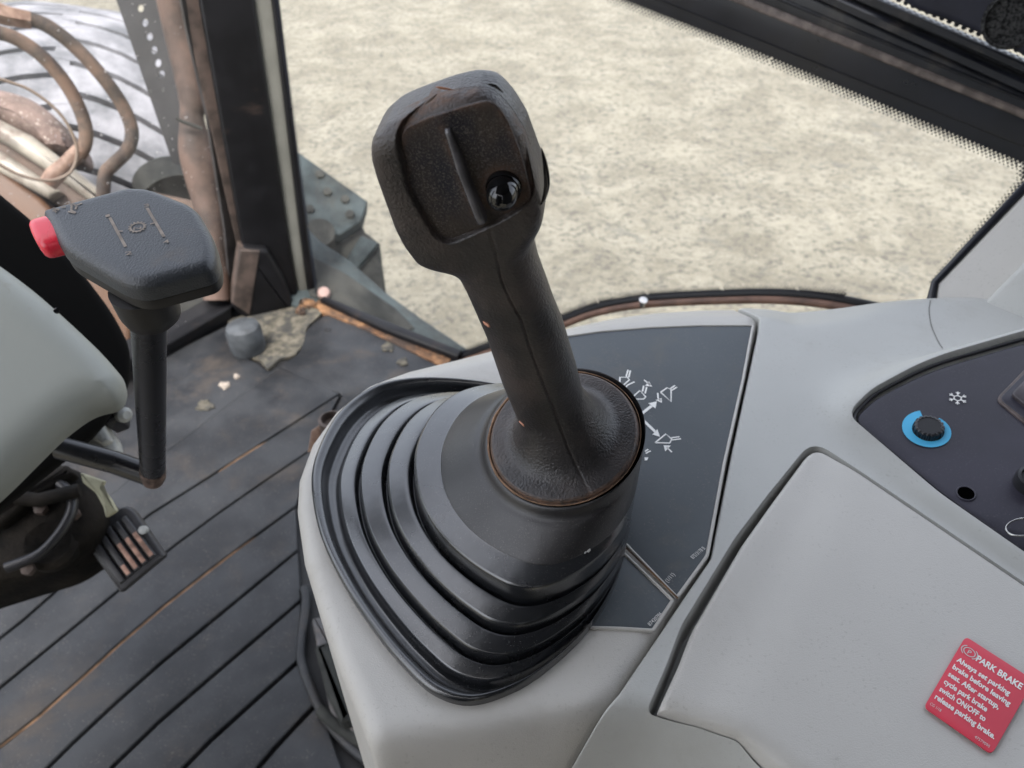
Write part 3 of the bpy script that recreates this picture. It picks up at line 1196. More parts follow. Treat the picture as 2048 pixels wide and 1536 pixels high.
# the switch panel leans towards the driver, hinged along its lower edge
hgA, hgB = K.hit(1700, 872), K.hit(2048, 1118)
hd_ = (hgB - hgA).normalized()
PT_ANG = rad(15)
pn_ = Vector((0, 0, 1)).cross(hd_)
if pn_.y > 0:
    pn_ = -pn_
PN = (Vector((0, 0, 1)) * math.cos(PT_ANG) + pn_ * math.sin(PT_ANG)).normalized()
PTL = Plane(hgA, PN, (1, 0, 0))


def drop_uv(p):
    d = p - K.o
    return (d.dot(K.ex), d.dot(K.ey))


pan_uv = [drop_uv(PTL.hit(*p)) for p in pan_px]
hgA_uv = np.array(drop_uv(hgA))
away = np.array((-(pn_.dot(K.ex)), -(pn_.dot(K.ey))))


def tilt_h(P):
    return np.maximum(0, (P - hgA_uv) @ away) * math.tan(PT_ANG)


gap_uv = kp(catmull([(1570, 935), (1548, 968), (1500, 1040), (1430, 1150), (1370, 1250), (1330, 1330), (1298, 1408)], 5, False))
valley = kp(catmull([(1640, 850), (1700, 905), (1850, 1010), (2048, 1148), (2300, 1320)], 5, False))
ridge = kp(catmull([(1640, 845), (1680, 800), (1740, 755), (1840, 705), (1960, 672), (2200, 620)], 5, False))


def right_h(P):
    h = front_fall(P) + rim_fall(P)
    s = sdf(P, lid_uv)
    h = h - .019 * sstep(s, -.0010, .0012)
    sp = sdf(P, pan_uv)
    h = h + tilt_h(P) * np.exp(-(np.maximum(-sp, 0) / .020) ** 2)
    h = h - .009 * sstep(sp, -.0005, .0016)
    # raised collar round the switch panel, blending out into the shell
    h = h + .005 * np.exp(-(np.maximum(-sp, 0) / .012) ** 2) * (1 - sstep(s, -.012, -.004))
    return h


sheet('right_shell', K, kp(right_out), right_h, M_greyblue, t_con, step=.0045, r=.0016, depth=.25,
      loops=[(lid_uv, (-.0022, -.0012, -.0004, .0004, .0012)), (pan_uv, (-.0016, -.0008, 0, .0008, .0016))], edge_step=.003)


def lid_h(P):
    crease = kp([(1760, 640), (1668, 925), (1590, 1120), (1500, 1300), (1400, 1440)])
    pc = crease + kp([(1000, 1500), (1000, 640)])
    d = seg_dist(P, crease, False)
    s = np.where(inside(P, pc), -d, d)
    k = .002
    h = .0022 * sstep(s, -.010, .016) + front_fall(P)
    return h


t_lid = sheet('storage_lid', K, lid_uv and kp(rounded([(1628, 890, 34), (1720, 951), (1860, 1046), (2048, 1174), (2500, 1488), (2500, 1900), (1700, 1650), (1560, 1540), (1480, 1472), (1400, 1443), (1316, 1418, 5), (1356, 1332), (1384, 1260), (1484, 1088), (1544, 1004)], 14)),
              lid_h, M_grey, t_con, step=.0045, r=.0028, depth=.018, edge_step=.003)


def lidz(px, py):
    return float(lid_h(np.array([K.uv(px, py)]))[0])


# sticker on the lid
LP = Plane(K.o + K.n * .0037, (0, 0, 1))
TL, BL, BR, TR_ = (np.array(LP.uv(*p)) for p in ((1931, 1273), (1848, 1414), (1984, 1509), (2068, 1361)))
ex_, ey_ = BR - BL, TL - BL
SW, SH = np.linalg.norm(ex_), np.linalg.norm(ey_)
print('sticker', SW, SH)
ex_, ey_ = ex_ / SW, ey_ / SH


def st(x, y, h=.0):        # sticker coordinates: x 0..1 across, y 0..1 up
    q = (BL * (1 - x) + BR * x) * (1 - y) + (TL * (1 - x) + TR_ * x) * y
    return tuple(q)


V, F = slab_vf(LP, [st(x, y) for x, y in rounded([(0, 0), (1, 0), (1, 1), (0, 1)], .07, 6)], -.0006, .0002, .0001)
t_st = mesh('warning_sticker', V, F, M_redlabel, t_con, autosmooth=40)
t_st['label'] = 'red park brake sticker with white lettering on the lid'
mb = MB()


def st_text(body, x0, y0, x1, hh, bold):
    """baseline from (x0,y0) to (x1,y0) in sticker coordinates; hh is the cap height"""
    def fm(x, y):
        q = st(x, y)
        return LP.w(q[0], q[1], .0004)
    V, F = text_vf(body, fm, x0, y0, hh, x1 - x0, bold)
    mb.add(V, F)


st_text('PARK BRAKE', .262, .805, .915, .078, .03)
for i, (txt, x1) in enumerate((('Always set parking', .83), ('brake before leaving', .895), ('seat. After startup,', .80), ('cycle park brake', .69), ('switch ON/OFF to', .73), ('release parking brake.', .93))):
    st_text(txt, .055, .665 - i * .104, x1, .062, .03)
mb.build('lettering', M_white, t_st, smooth=False)
mb = MB()
st_text('CG 1/18', .045, .055, .21, .032, .0)
st_text('47579095', .72, .035, .93, .032, .0)
mb.build('fine_print', M_cream, t_st, smooth=False)
mb = MB()
cxp, cyp = .145, .85


def arcpts(cx, cy, r, a0, a1, n=24):
    out = []
    for i in range(n + 1):
        a = rad(a0 + (a1 - a0) * i / n)
        out.append(st(cx + r * math.cos(a) * SH / SW, cy + r * math.sin(a)))
    return out


for r, a0, a1, w in ((.048, 0, 360, .009), (.068, 125, 235, .009), (.068, -55, 55, .009)):
    V, F = ribbon_vf(arcpts(cxp, cyp, r, a0, a1), w * SH, LP, .0004)
    mb.add(V, F)
st_mb, mb2 = mb, MB()
mb = mb2
st_text('P', cxp - .022, cyp - .026, cxp + .026, .052, .01)
st_mb.v, st_mb.f = st_mb.v, st_mb.f
st_mb.add(mb.v, mb.f)
st_mb.build('brake_symbol', M_cream, t_st, smooth=False)

V, F = ribbon_vf([K.uv(*p) for p in catmull([(1862, 598), (1858, 620), (1862, 650), (1872, 675), (1884, 700)], 5, False)], .0006, K, 0)
V = [(x, y, z + float(right_h(np.array([[ (Vector((x, y, z)) - K.o).dot(K.ex), (Vector((x, y, z)) - K.o).dot(K.ey)]]))[0]) + .0004) for x, y, z in V]
mesh('moulding_line', V, F, material('seam_grey', (.16, .155, .145), .8, .2), t_con, smooth=False)

# ---- switch panel
PP = Plane(PTL.o + PTL.n * .001, PTL.n, (1, 0, 0))
pz = sheet('switch_panel', PP, PP.poly(rounded([(1706, 838, 24), (1750, 797, 20), (1856, 742, 60), (2048, 685, 40), (2500, 575), (2500, 1380), (2048, 1104), (1884, 986)], 20)),
           lambda P: np.zeros(len(P)), M_panel, t_con, step=.006, r=.0016, depth=.01, edge_step=.003)
PB = Plane(PP.o + PP.n * .0002, PP.n, (1, 0, 0))
# bezel cord around it
bz = rounded([(1698, 838, 26), (1744, 792, 20), (1852, 734, 60), (2048, 678, 40), (2500, 566), (2500, 1392), (2048, 1112), (1882, 994)], 20)
V, F = tube_vf([PP.w(*PP.uv(*p), .0) for p in bz] + [PP.w(*PP.uv(*bz[0]), .0)], .0013, 8, cap=False)
mesh('panel_bezel', V, F, M_black, t_con)
# cyan temperature ring (wedge that swells) and its knurled knob
kc = np.array(PB.uv(1856, 860))
kr = np.array(PB.uv(1911, 870)) - kc
R0 = np.linalg.norm(kr)
V, F = [], []
nseg = 60
for i in range(nseg + 1):
    f = i / nseg
    a = rad(88 + (360 - 88 + 40) * 1.0 * f - 0)       # from the top gap, anticlockwise round to upper right
    wdt = R0 * (.42 - .22 * f)
    for r in (R0 * .60, R0 * .60 + wdt):
        V.append(PB.w(kc[0] + r * math.cos(a), kc[1] + r * math.sin(a), .0004))
for i in range(nseg):
    F.append((2 * i, 2 * i + 1, 2 * i + 3, 2 * i + 2))
o = mesh('temperature_ring', V, F, M_cyan, pz, smooth=False)
RK = R0 * .56
o = lathe('rotary_knob', PB.w(kc[0], kc[1], 0), PB.n, [(RK, 0), (RK, .0025), (RK * .97, .0042), (RK * .80, .0048), (RK * .76, .0043), (.0005, .0043)], M_black, pz, n=144,
          rmod=lambda a, i: 1 + (.035 * (1 if math.sin(a * 18) > 0 else -1) if i < 4 else 0))
# snowflake
mb = MB()
sc_ = np.array(PB.uv(1915, 797))
s1 = np.linalg.norm(np.array(PB.uv(1934, 797)) - sc_)
for k in range(6):
    a = rad(60 * k + 8)
    d = np.array((math.cos(a), math.sin(a)))
    hexa = [sc_ + s1 * .42 * np.array((math.cos(rad(60 * j + 8)), math.sin(rad(60 * j + 8)))) for j in (k, k + 1)]
    mb.add(*ribbon_vf([tuple(q) for q in hexa], s1 * .13, PB, .0004))
    mb.add(*ribbon_vf([tuple(sc_ + d * s1 * .42), tuple(sc_ + d * s1)], s1 * .13, PB, .0005))
    for sg in (-1, 1):
        b = rad(60 * k + 8 + sg * 38)
        p = sc_ + d * s1 * .62
        mb.add(*ribbon_vf([tuple(p), tuple(p + s1 * .34 * np.array((math.cos(b), math.sin(b))))], s1 * .11, PB, .0006))
mb.build('snowflake_symbol', M_white, pz, smooth=False)
# empty round hole with lip
hc = PB.uv(1932, 987)
rh = np.linalg.norm(np.array(PB.uv(1950, 987)) - np.array(hc))
lathe('empty_hole', PB.w(hc[0], hc[1], 0), PB.n, [(rh, 0), (rh, .0003), (.0002, .00035)], material('hole_black', (.001, .001, .001), 1, 0), pz, n=40)
V, F = tube_vf([PB.w(hc[0] + rh * 1.03 * math.cos(a), hc[1] + rh * 1.03 * math.sin(a), .0001) for a in np.linspace(0, 2 * math.pi, 41)], .0005, 8, cap=False)
mesh('hole_lip', V, F, M_panel, pz)
# key switch cut by the frame edge
sc2 = PB.uv(2062, 968)
rs = np.linalg.norm(np.array(PB.uv(2026, 968)) - np.array(sc2))
lathe('key_switch', PB.w(sc2[0], sc2[1], 0), PB.n, [(rs, 0), (rs, .004), (rs * .9, .0075), (rs * .72, .008), (rs * .66, .006), (.001, .006)], M_black, pz, n=48)
# rocker switch, frame worn brownish
rk = rounded([(1990, 800, 14), (2060, 728, 8), (2140, 790, 10), (2075, 870, 10)], 10)
V, F = slab_vf(PB, PB.poly(rk), -.001, .0012, .0008)
rkf = mesh('rocker_frame', V, F, material('rocker_frame_worn', (.085, .065, .06), .4, .5, var=.6, var_scale=60), pz, autosmooth=40)
V, F = slab_vf(PB, PB.poly(rounded([(1997, 800, 12), (2061, 736, 6), (2132, 790, 8), (2075, 861, 8)], 8)), .0005, .0016, .0006)
mesh('rocker_bed', V, F, M_panel, pz, autosmooth=40)
V, F = slab_vf(PB, PB.poly(rounded([(2018, 795, 10), (2062, 752, 6), (2116, 792, 8), (2074, 840, 8)], 8)), .001, .0045, .0014)
mesh('rocker_button', V, F, material('rocker_button', (.06, .05, .055), .45, .5, var=.5, var_scale=60), pz, autosmooth=40)
# key ring lying below the switch
t_kr = thing('key_ring', 'thin steel key ring hanging at the dark switch panel edge', 'key ring', PB.w(*PB.uv(2035, 1065), .002))
kc2 = np.array(PB.uv(2042, 1064))
rr = np.linalg.norm(np.array(PB.uv(2007, 1060)) - kc2)
for j in range(2):
    pts = [PB.w(kc2[0] + rr * math.cos(a), kc2[1] + rr * .62 * math.sin(a), .003 + .0006 * j + .004 * (1 + math.cos(a)) * .5) for a in np.linspace(0, 2 * math.pi, 49)]
    V, F = tube_vf(pts, .00042, 8, cap=False)
    mesh('wire_loop', V, F, M_steel, t_kr)

# ------------------------------------------------------------------ joystick
t_j = thing('control_joystick', 'worn black joystick grip with square face plate rising from ribbed rubber bellows', 'joystick', K.hit(930, 1080))
J0 = atz(1128, 875, .79)
dn = Vector((-.22, -.25, .93)).normalized()
PJ = Plane(J0, (-.12, -.98, -.12), (1, 0, 0))
DF = .0155                       # half depth of the head
PF = Plane(PJ.o + PJ.n * DF, PJ.n, PJ.ex)
O2, a2, p2 = np.array((1100., 840.)), np.array((-.33, -.944)), np.array((.944, -.33))
left_t = [(0, -58), (26, -55), (116, -60), (218, -59), (310, -66), (345, -71), (370, -88), (390, -112), (410, -130), (450, -143), (486, -148), (592, -148), (640, -145), (672, -138), (695, -124), (711, -97), (719, -48), (722, -12)]
right_t = [(0, 78), (30, 78), (77, 83), (177, 87), (220, 84), (254, 84), (310, 83), (350, 87), (370, 104), (392, 124), (427, 141), (488, 149), (573, 147.5), (620, 138), (643, 131), (672, 121), (690, 108), (704, 90), (717, 50), (722, 12)]


def prof(tab, s):
    xs, ys = zip(*tab)
    xs = [x if x < 600 else 600 + (x - 600) * .78 for x in xs]
    return float(np.interp(s, xs, ys))


NR = 280
phi = np.linspace(0, 2 * math.pi, 1440, endpoint=False)


def section(n):
    c, s_ = np.cos(phi), np.sin(phi)
    x = np.sign(c) * np.abs(c) ** (2 / n)
    y = np.sign(s_) * np.abs(s_) ** (2 / n)
    P = np.stack([x, y], 1)
    Q = np.vstack([P, P[:1]])
    Ls = np.concatenate([[0], np.cumsum(np.linalg.norm(np.diff(Q, axis=0), axis=1))])
    t = np.linspace(0, Ls[-1], NR, endpoint=False)
    return np.stack([np.interp(t, Ls, Q[:, 0]), np.interp(t, Ls, Q[:, 1])], 1)


svals = np.concatenate([np.linspace(30, 340, 150), np.linspace(342, 672, 200), np.linspace(673, 600 + 122 * .78, 30)])
pjn = np.array(PJ.n)
rings, meta = [], []
smooth_k = np.ones(9) / 9
Lw = np.array([prof(left_t, s) for s in svals])
Rw = np.array([prof(right_t, s) for s in svals])
pad = lambda a: np.convolve(np.pad(a, 4, 'edge'), smooth_k, 'valid')
m_ = svals < 665
Lw[m_], Rw[m_] = pad(Lw[m_]), pad(Rw[m_])
for s, lw, rw in zip(svals, Lw, Rw):
    c = O2 + a2 * s
    lo = np.array(PJ.hit(*(c + p2 * lw)))
    hi = np.array(PJ.hit(*(c + p2 * rw)))
    ctr = (lo + hi) / 2
    half = (hi - lo) / 2
    hd = float(sstep(np.array(s), 350, 420))
    n = 2.25 + 2.6 * hd
    fr = .0150 + (DF - .0150) * hd
    bk = .0150 + .003 * hd
    # knuckle swell on the grip and closing crown
    fr += .0010 * math.exp(-((s - 120) / 60) ** 2)
    if s > 625:
        q = (s - 625) / 70.2
        k = math.sqrt(max(0, 1 - q ** 2.6))
        fr, bk = fr * (.35 + .65 * k) , bk * (.35 + .65 * k)
    sec = section(n)
    y = np.where(sec[:, 1] > 0, sec[:, 1] * fr, sec[:, 1] * bk)
    rings.append(ctr + sec[:, :1] * half + y[:, None] * pjn)
    meta.append(s)
# flare down into the round collar
dx = np.array(PJ.ex) - np.array(dn) * float(PJ.ex.dot(dn))
h0 = rings[0]
half0 = h0 - h0.mean(0)
ex0 = (rings[0][0] - rings[0].mean(0))
ex0 = ex0 - np.array(dn) * ex0.dot(np.array(dn))
ex0 /= np.linalg.norm(ex0)
vy = pjn - np.array(dn) * pjn.dot(np.array(dn))
vy -= ex0 * vy.dot(ex0)
vy /= np.linalg.norm(vy)
sec0 = section(2.0)
flare = []
RD = .0378
ccol = np.array(J0)
# dome from the rim inwards, then blend into the first handle ring
for k in range(60):
    f = k / 59
    r = RD * (1 - .52 * f)
    edge = 0.0022 * (1 - math.sqrt(max(0, 1 - max(0, 1 - (1 - r / RD) / .055) ** 2)))
    hgt = .0045 + .0022 * (1 - (r / RD) ** 2) - edge * 1.6
    circ = ccol + np.array(dn) * hgt + r * (sec0[:, :1] * ex0 + sec0[:, 1:2] * vy)
    b = float(sstep(np.array(f), .30, 1.0)) ** 2.2
    target = rings[0]
    flare.append(circ * (1 - b) + (target - (1 - f) * .012 * np.array(dn) * 0) * b)
wall = [ccol - np.array(dn) * .003 + (RD - .0006) * (sec0[:, :1] * ex0 + sec0[:, 1:2] * vy), ccol + np.array(dn) * .001 + RD * (sec0[:, :1] * ex0 + sec0[:, 1:2] * vy)]
allr = np.array(wall + flare + rings[1:])
nrg = len(allr)
V = allr.reshape(-1, 3)
# smooth the joint between flare and handle
for _ in range(14):
    A = V.reshape(nrg, NR, 3)
    B = A.copy()
    i0, i1 = 40, 76
    B[i0:i1] = (A[i0 - 1:i1 - 1] + A[i0:i1] + A[i0 + 1:i1 + 1]) / 3
    V = B.reshape(-1, 3)
# measure every vertex against the face plane
rel = V - np.array(PF.o)
U = np.stack([rel @ np.array(PF.ex), rel @ np.array(PF.ey)], 1)
depth_v = (V - np.array(PJ.o)) @ pjn
plate_px = [(800, 262, 22), (870, 228), (985, 199, 24), (1015, 240), (1042, 310), (1064, 396, 14), (1040, 416), (985, 443), (900, 482, 20), (872, 468, 14), (820, 375)]
shelf_px = [(786, 262, 26), (860, 214), (985, 178, 26), (1022, 232), (1046, 300), (1069, 398, 16), (1045, 422), (988, 452), (898, 492, 20), (866, 474, 16), (812, 380)]
plate_uv = PF.poly(rounded(plate_px, 16))
shelf_uv = PF.poly(rounded(shelf_px, 20))
front = depth_v > .002
idx = np.where(front & (np.repeat(np.arange(nrg), NR) > 200))[0]
disp = np.zeros(len(V))
dirt = np.zeros(len(V))
sh = sdf(U[idx], shelf_uv)
disp[idx] += -.0030 * sstep(sh, -.0002, .0010)
pd = sdf(U[idx], plate_uv)
dirt[idx] += np.exp(-(pd / .0009) ** 2) * .5 + .85 * np.exp(-((sh - .0008) / .0018) ** 2) * sstep(U[idx, 1], np.array(PF.uv(900, 300))[1], np.array(PF.uv(900, 240))[1])
# moulding seam down the middle of the grip
seam = [(978, 455), (990, 500), (1003, 560), (1020, 600), (1043, 640), (1058, 690), (1072, 730), (1095, 790), (1115, 840), (1140, 905), (1168, 965), (1186, 1000)]


def to_px(V):
    d = V - np.array(CAM)
    x = d[:, 0]
    u = d[:, 1] * SP + d[:, 2] * CP
    w = d[:, 1] * CP - d[:, 2] * SP
    return np.stack([1024 + F_PX * x / w, 768 - F_PX * u / w], 1)


Q = to_px(V)
sd = seg_dist(Q, seam, False)
fm = (depth_v > -.03) & (np.abs(disp) < .0003) & ((V - np.array(CAM)) @ (pjn) < 10)
# camera-facing side only: the seam is a real groove on the front of the grip
frontside = np.zeros(len(V), bool)
ring_i = np.repeat(np.arange(nrg), NR)
ang_i = np.tile(np.arange(NR), nrg)
frontside = (ang_i > NR * .02) & (ang_i < NR * .48)
sm = frontside & (sd < 3.5)
disp[sm] += -.0008 * (1 - sd[sm] / 3.5)
dirt[sm] += .08 * (1 - sd[sm] / 3.5)
# dust packed round the collar rim
dirt += np.where(ring_i <= 4, 1.0, 0) + np.where((ring_i > 4) & (ring_i < 8), .4, 0)
V = V + disp[:, None] * pjn
# fine hand-worn unevenness of the skin
F = []
for i in range(nrg - 1):
    r0 = i * NR
    for k in range(NR):
        l = (k + 1) % NR
        F.append((r0 + k, r0 + l, r0 + NR + l, r0 + NR + k))
F.append(tuple((nrg - 1) * NR + k for k in range(NR)))
GV = V.copy()
grip = mesh('grip', V, F, M_grip, t_j, attrs={'dirt': np.clip(dirt, 0, 1)}, origin=J0)

# face plate lying in the recess
PQ = Plane(PF.o - PF.n * .0028, PF.n, PF.ex)
plq = PQ.poly(rounded([(x, y + 0, *r) for x, y, *r in plate_px], 16))


def face_h(P):
    c = np.array(PQ.uv(930, 345))
    a = np.array(PQ.uv(958, 432)) - np.array(PQ.uv(892, 255))
    a /= np.linalg.norm(a)
    b = np.array((-a[1], a[0]))
    q = (P - c) @ b
    return .0002 + .0018 * np.exp(-(q / .005) ** 2) * .6


fp = sheet('face_plate', PQ, plq, face_h, M_face, grip, step=.0011, r=.0005, depth=.001,
           attrs={'dirt': lambda P: np.clip(np.exp(-seg_dist(P, plq) / .0012) * .7 * sstep(P[:, 1], float(plq[0][1]) - .02, float(plq[0][1]) + .0) + .55 * np.exp(-(np.linalg.norm(P - np.array(PQ.uv(1008, 378)), axis=1) - .0075) ** 2 / .0022 ** 2)
                                           + .5 * np.exp(-(seg_dist(P, [PQ.uv(886, 255), PQ.uv(952, 425)], False) / .0017) ** 2), 0, 1)})
# raised fin down the plate: thin at the top, deep at the bottom
ra = [(890, 252, 888, 262, .0016), (903, 250, 900, 262, .0022)]
finL = [np.array(PQ.uv(*p)) for p in ((889, 254), (914, 330), (957, 437))]
finR = [np.array(PQ.uv(*p)) for p in ((904, 250), (935, 327), (977, 432))]
hts = (.0016, .0034, .0046)
V, F = [], []
nf = 24
for i in range(nf + 1):
    t = i / nf * 2
    k = min(int(t), 1)
    f = t - k
    l, r_ = finL[k] * (1 - f) + finL[k + 1] * f, finR[k] * (1 - f) + finR[k + 1] * f
    h = .0010 + hts[k] * (1 - f) + hts[k + 1] * f
    if i == 0:
        h *= .55
    if i == nf:
        h *= .8
    m = (l + r_) / 2
    for q, hh in ((l, 0), (l * .8 + m * .2, h * .82), (l * .45 + m * .55, h), (r_ * .45 + m * .55, h), (r_ * .8 + m * .2, h * .82), (r_, 0)):
        V.append(PQ.w(q[0], q[1], hh))
for i in range(nf):
    for k in range(5):
        F.append((i * 6 + k, i * 6 + k + 1, (i + 1) * 6 + k + 1, (i + 1) * 6 + k))
F += [(5, 4, 3, 2, 1, 0), tuple(nf * 6 + k for k in range(6))]
mesh('raised_fin', V, F, material('fin_highlight', (.085, .082, .090), .2, .8, var=.4, var_scale=80, attr_dirt=None, grain=.00008, grain_scale=1500), grip, autosmooth=60)  # base grey lightened to paint the highlight on the fin
# glossy thumb button
bc = PQ.uv(1008, 372)
rb = np.linalg.norm(np.array(PQ.uv(1043, 372)) - np.array(bc))
lathe('thumb_button', PQ.w(bc[0], bc[1], .0006), PQ.n, [(rb * 1.02, -.001), (rb * 1.02, .0018), (rb * .97, .0024), (rb * .94, .0022), (rb * .93, .0030), (rb * .90, .0052), (rb * .80, .0076), (rb * .60, .0096), (rb * .32, .0108), (.0001, .0111)],
      M_gloss, grip, n=64, autosmooth=70)


def leaf(name, px, wpx, h, mat=M_gloss, pl=PF, parent=grip):
    c = catmull([pl.uv(*p) for p in px], 6, False)
    s = np.linalg.norm(np.array(pl.uv(1000, 300)) - np.array(pl.uv(1010, 300))) / 10
    n = len(c)
    P = [pl.w(q[0], q[1], h) for q in c]
    rads = [max(.05, math.sin(math.pi * (i / (n - 1)) ** .9)) * wpx * s / 2 for i in range(n)]
    return tube(name, P, rads, mat, parent, n=12)


# glossy smooth inserts where the rubber skin ends, at both flanks and the upper right corner
leaf('glossy_insert', [(1079, 312), (1087, 345), (1091, 385), (1085, 415), (1077, 430)], 13, -.0058)
leaf('glossy_insert', [(797, 376), (803, 395), (812, 418)], 5, -.0048)
leaf('glossy_insert', [(972, 171), (990, 176), (1006, 190)], 7, -.0012)
tear = material('torn_skin', (.11, .075, .06), .5, .4, var=.5, var_scale=120)
leaf('torn_flap', [(846, 214), (862, 200), (874, 190)], 5, -.0012, tear)
leaf('torn_flap', [(868, 180), (884, 183), (905, 186)], 5, -.0022, material('torn_orange', (.34, .15, .08), .6, .4))
chip = material('skin_chip', (.62, .30, .20), .6, .3, var=.3, var_scale=200)
CP1 = Plane(PJ.o + PJ.n * .012, PJ.n, PJ.ex)

for (cx, cy, sz, nm) in ((973, 648, .0016, 'upper'), (1043, 847, .0015, 'lower')):
    Qv = to_px(GV)
    dd_ = np.hypot(Qv[:, 0] - cx, Qv[:, 1] - cy) + np.linalg.norm(GV - np.array(CAM), axis=1) * 60
    i_ = int(np.argmin(dd_))
    rg = GV[(i_ // NR) * NR:(i_ // NR + 1) * NR].mean(0)
    nv_ = Vector(GV[i_] - rg).normalized()
    lathe('skin_chip', Vector(GV[i_]), nv_, [(sz, -.0006), (sz, .00015), (sz * .8, .00035), (.0001, .0004)], chip, grip, n=9, rmod=lambda a, i: 1 + .3 * math.sin(2 * a + 1) + .15 * math.sin(5 * a))

# bellows
base_px = [(625, 970), (640, 900), (680, 830), (742, 782), (812, 764), (900, 764), (1000, 778), (1090, 808), (1170, 860), (1225, 935), (1252, 1010), (1250, 1100), (1225, 1180), (1175, 1262), (1105, 1330), (1030, 1380), (940, 1407),
           (865, 1385), (800, 1325), (740, 1250), (685, 1165), (642, 1070)]
zb = .724
Bp = np.array([tuple(atz(x, y, zb))[:2] for x, y in catmull(base_px, 8)])
c0 = (Bp.max(0) + Bp.min(0)) / 2
ang = np.arctan2(Bp[:, 1] - c0[1], Bp[:, 0] - c0[0])
rrB = np.hypot(Bp[:, 0] - c0[0], Bp[:, 1] - c0[1])
od = np.argsort(ang)
NT = 360
th = np.linspace(-math.pi, math.pi, NT, endpoint=False)
rB = np.interp(th, ang[od], rrB[od], period=2 * math.pi)
Bc = np.stack([c0[0] + rB * np.cos(th), c0[1] + rB * np.sin(th), np.full(NT, zb)], 1)
exd = Vector((1, 0, 0)) - dn * dn.x
exd.normalize()
eyd = dn.cross(exd)
RT = .0402
Tc = np.array([tuple(J0 + (exd * math.cos(a) + eyd * math.sin(a)) * RT) for a in th])
pr_boot = [(.0, -.06), (-.004, .02), (.004, .05), (.020, .066), (.038, .062), (.056, .038), (.068, -.02), (.085, -.08), (.125, -.09), (.143, -.06), (.152, -.01), (.163, .02), (.178, .035), (.235, .075), (.250, .070), (.262, .03), (.270, .0),
           (.278, .05), (.283, .12), (.293, .155), (.308, .168), (.395, .215), (.412, .205), (.425, .15), (.434, .12), (.440, .20), (.445, .27), (.456, .300), (.470, .312), (.552, .365), (.570, .352), (.583, .30), (.592, .27), (.599, .40),
           (.606, .53), (.617, .562), (.632, .572), (.742, .632), (.752, .640), (.758, .652), (.80, .715), (.86, .800), (.92, .885), (.955, .925), (.975, .965), (.988, 1.01), (1.0, 1.035), (1.014, 1.04), (1.024, 1.02), (1.028, .98), (1.028, .90)]


def boot_mesh(prf, sub):
    pf = catmull([(a, b) for a, b in prf], sub, False)
    Vb = []
    for f, gg in pf:
        q = Bc * (1 - f) + Tc * f
        q = q.copy()
        q[:, 2] = Bc[:, 2] * (1 - gg) + Tc[:, 2] * gg
        Vb.append(q)
    m = len(pf)
    Vb = np.concatenate(Vb)
    Fb = []
    for i in range(m - 1):
        for k in range(NT):
            l = (k + 1) % NT
            Fb.append((i * NT + k, i * NT + l, (i + 1) * NT + l, (i + 1) * NT + k))
    return Vb, Fb


i_c = pr_boot.index((.752, .640))
Vb, Fb = boot_mesh(pr_boot[:i_c + 1], 4)
mesh('bellows', Vb, Fb, M_boot, t_j)
Vb, Fb = boot_mesh(pr_boot[i_c:], 4)
M_cone = material('bellows_cone_rubber', (.014, .013, .014), .42, .6, coat=.1, ior=1.5, grain=.0001, grain_scale=1500, var=.4, var_scale=14, rough_var=.1,
                  speck=.5, speck_col=(.14, .125, .115), speck_scale=1300, lump=.0006, lump_scale=35)
mesh('bellows_cone', Vb, Fb, M_cone, t_j)
Qb = to_px(Vb)
for cx, cy, sz in ((1187, 1116, .0011), (1181, 1124, .0007), (1190, 1125, .0006)):
    i_ = int(np.argmin(np.hypot(Qb[:, 0] - cx, Qb[:, 1] - cy) + np.linalg.norm(Vb - np.array(CAM), axis=1) * 40))
    lathe('dried_fleck', Vector(Vb[i_]), (.2, -.6, .7), [(sz, -.0004), (sz * .8, .0003), (.0001, .0004)], M_cream, t_j, n=7, rmod=lambda a, i: 1 + .3 * math.sin(2 * a))
# packed dust line in the gap between collar and bellows
P = [ccol + np.array(dn) * .0026 + (RD + .0007) * (math.cos(a) * ex0 + math.sin(a) * vy) for a in np.linspace(0, 2 * math.pi, 121)]
rd_ = [.0001 + (.0007 * (.5 - .5 * math.cos(2 * math.pi * (i / 120 - .02) - .2))) * (.6 + .6 * random.random()) for i in range(121)]
V, F = tube_vf([Vector(p) for p in P], rd_, 8, cap=False)
mesh('collar_dust', V, F, material('packed_dust', (.20, .125, .080), .9, .2, grain=.0004, grain_scale=900, var=.5, var_scale=120), t_j)

# ------------------------------------------------------------------ gear lever at the left
t_l = thing('gear_lever', 'black gear lever with a flat six-sided knob, red end button and bent shaft', 'gear lever', atd(300, 960, .66))
KN = Plane(atd(270, 460, .42), (.04, -.20, .97), (1, 0, 0))
kpx = [(78, 414, 8), (252, 368, 14), (296, 369, 20), (390, 406, 24), (430, 476, 30), (430, 530, 26), (264, 574, 44), (118, 490, 22)]
khull = rounded(kpx, 20, 7)
kb = sheet('knob', KN, KN.poly(khull), lambda P: np.zeros(len(P)), M_knob, t_l, step=.004, r=.0060, depth=.0055, edge_step=.0015)
ksc = [tuple(np.array(p) * .985 + np.array((262, 470)) * .015) for p in khull]
V, F = slab_vf(KN, KN.poly([(x, y) for x, y in ksc]), -.0180, -.0119, .0008)
mesh('knob_underside', V, F, M_knobside, t_l, autosmooth=35)
kcx = KN.uv(272, 560)
lathe('knob_neck', KN.w(KN.uv(250, 516)[0], KN.uv(250, 516)[1], -.040), KN.n, [(.010, -.004), (.0138, 0), (.0150, .006), (.0150, .02)], M_knobside, t_l, n=40)
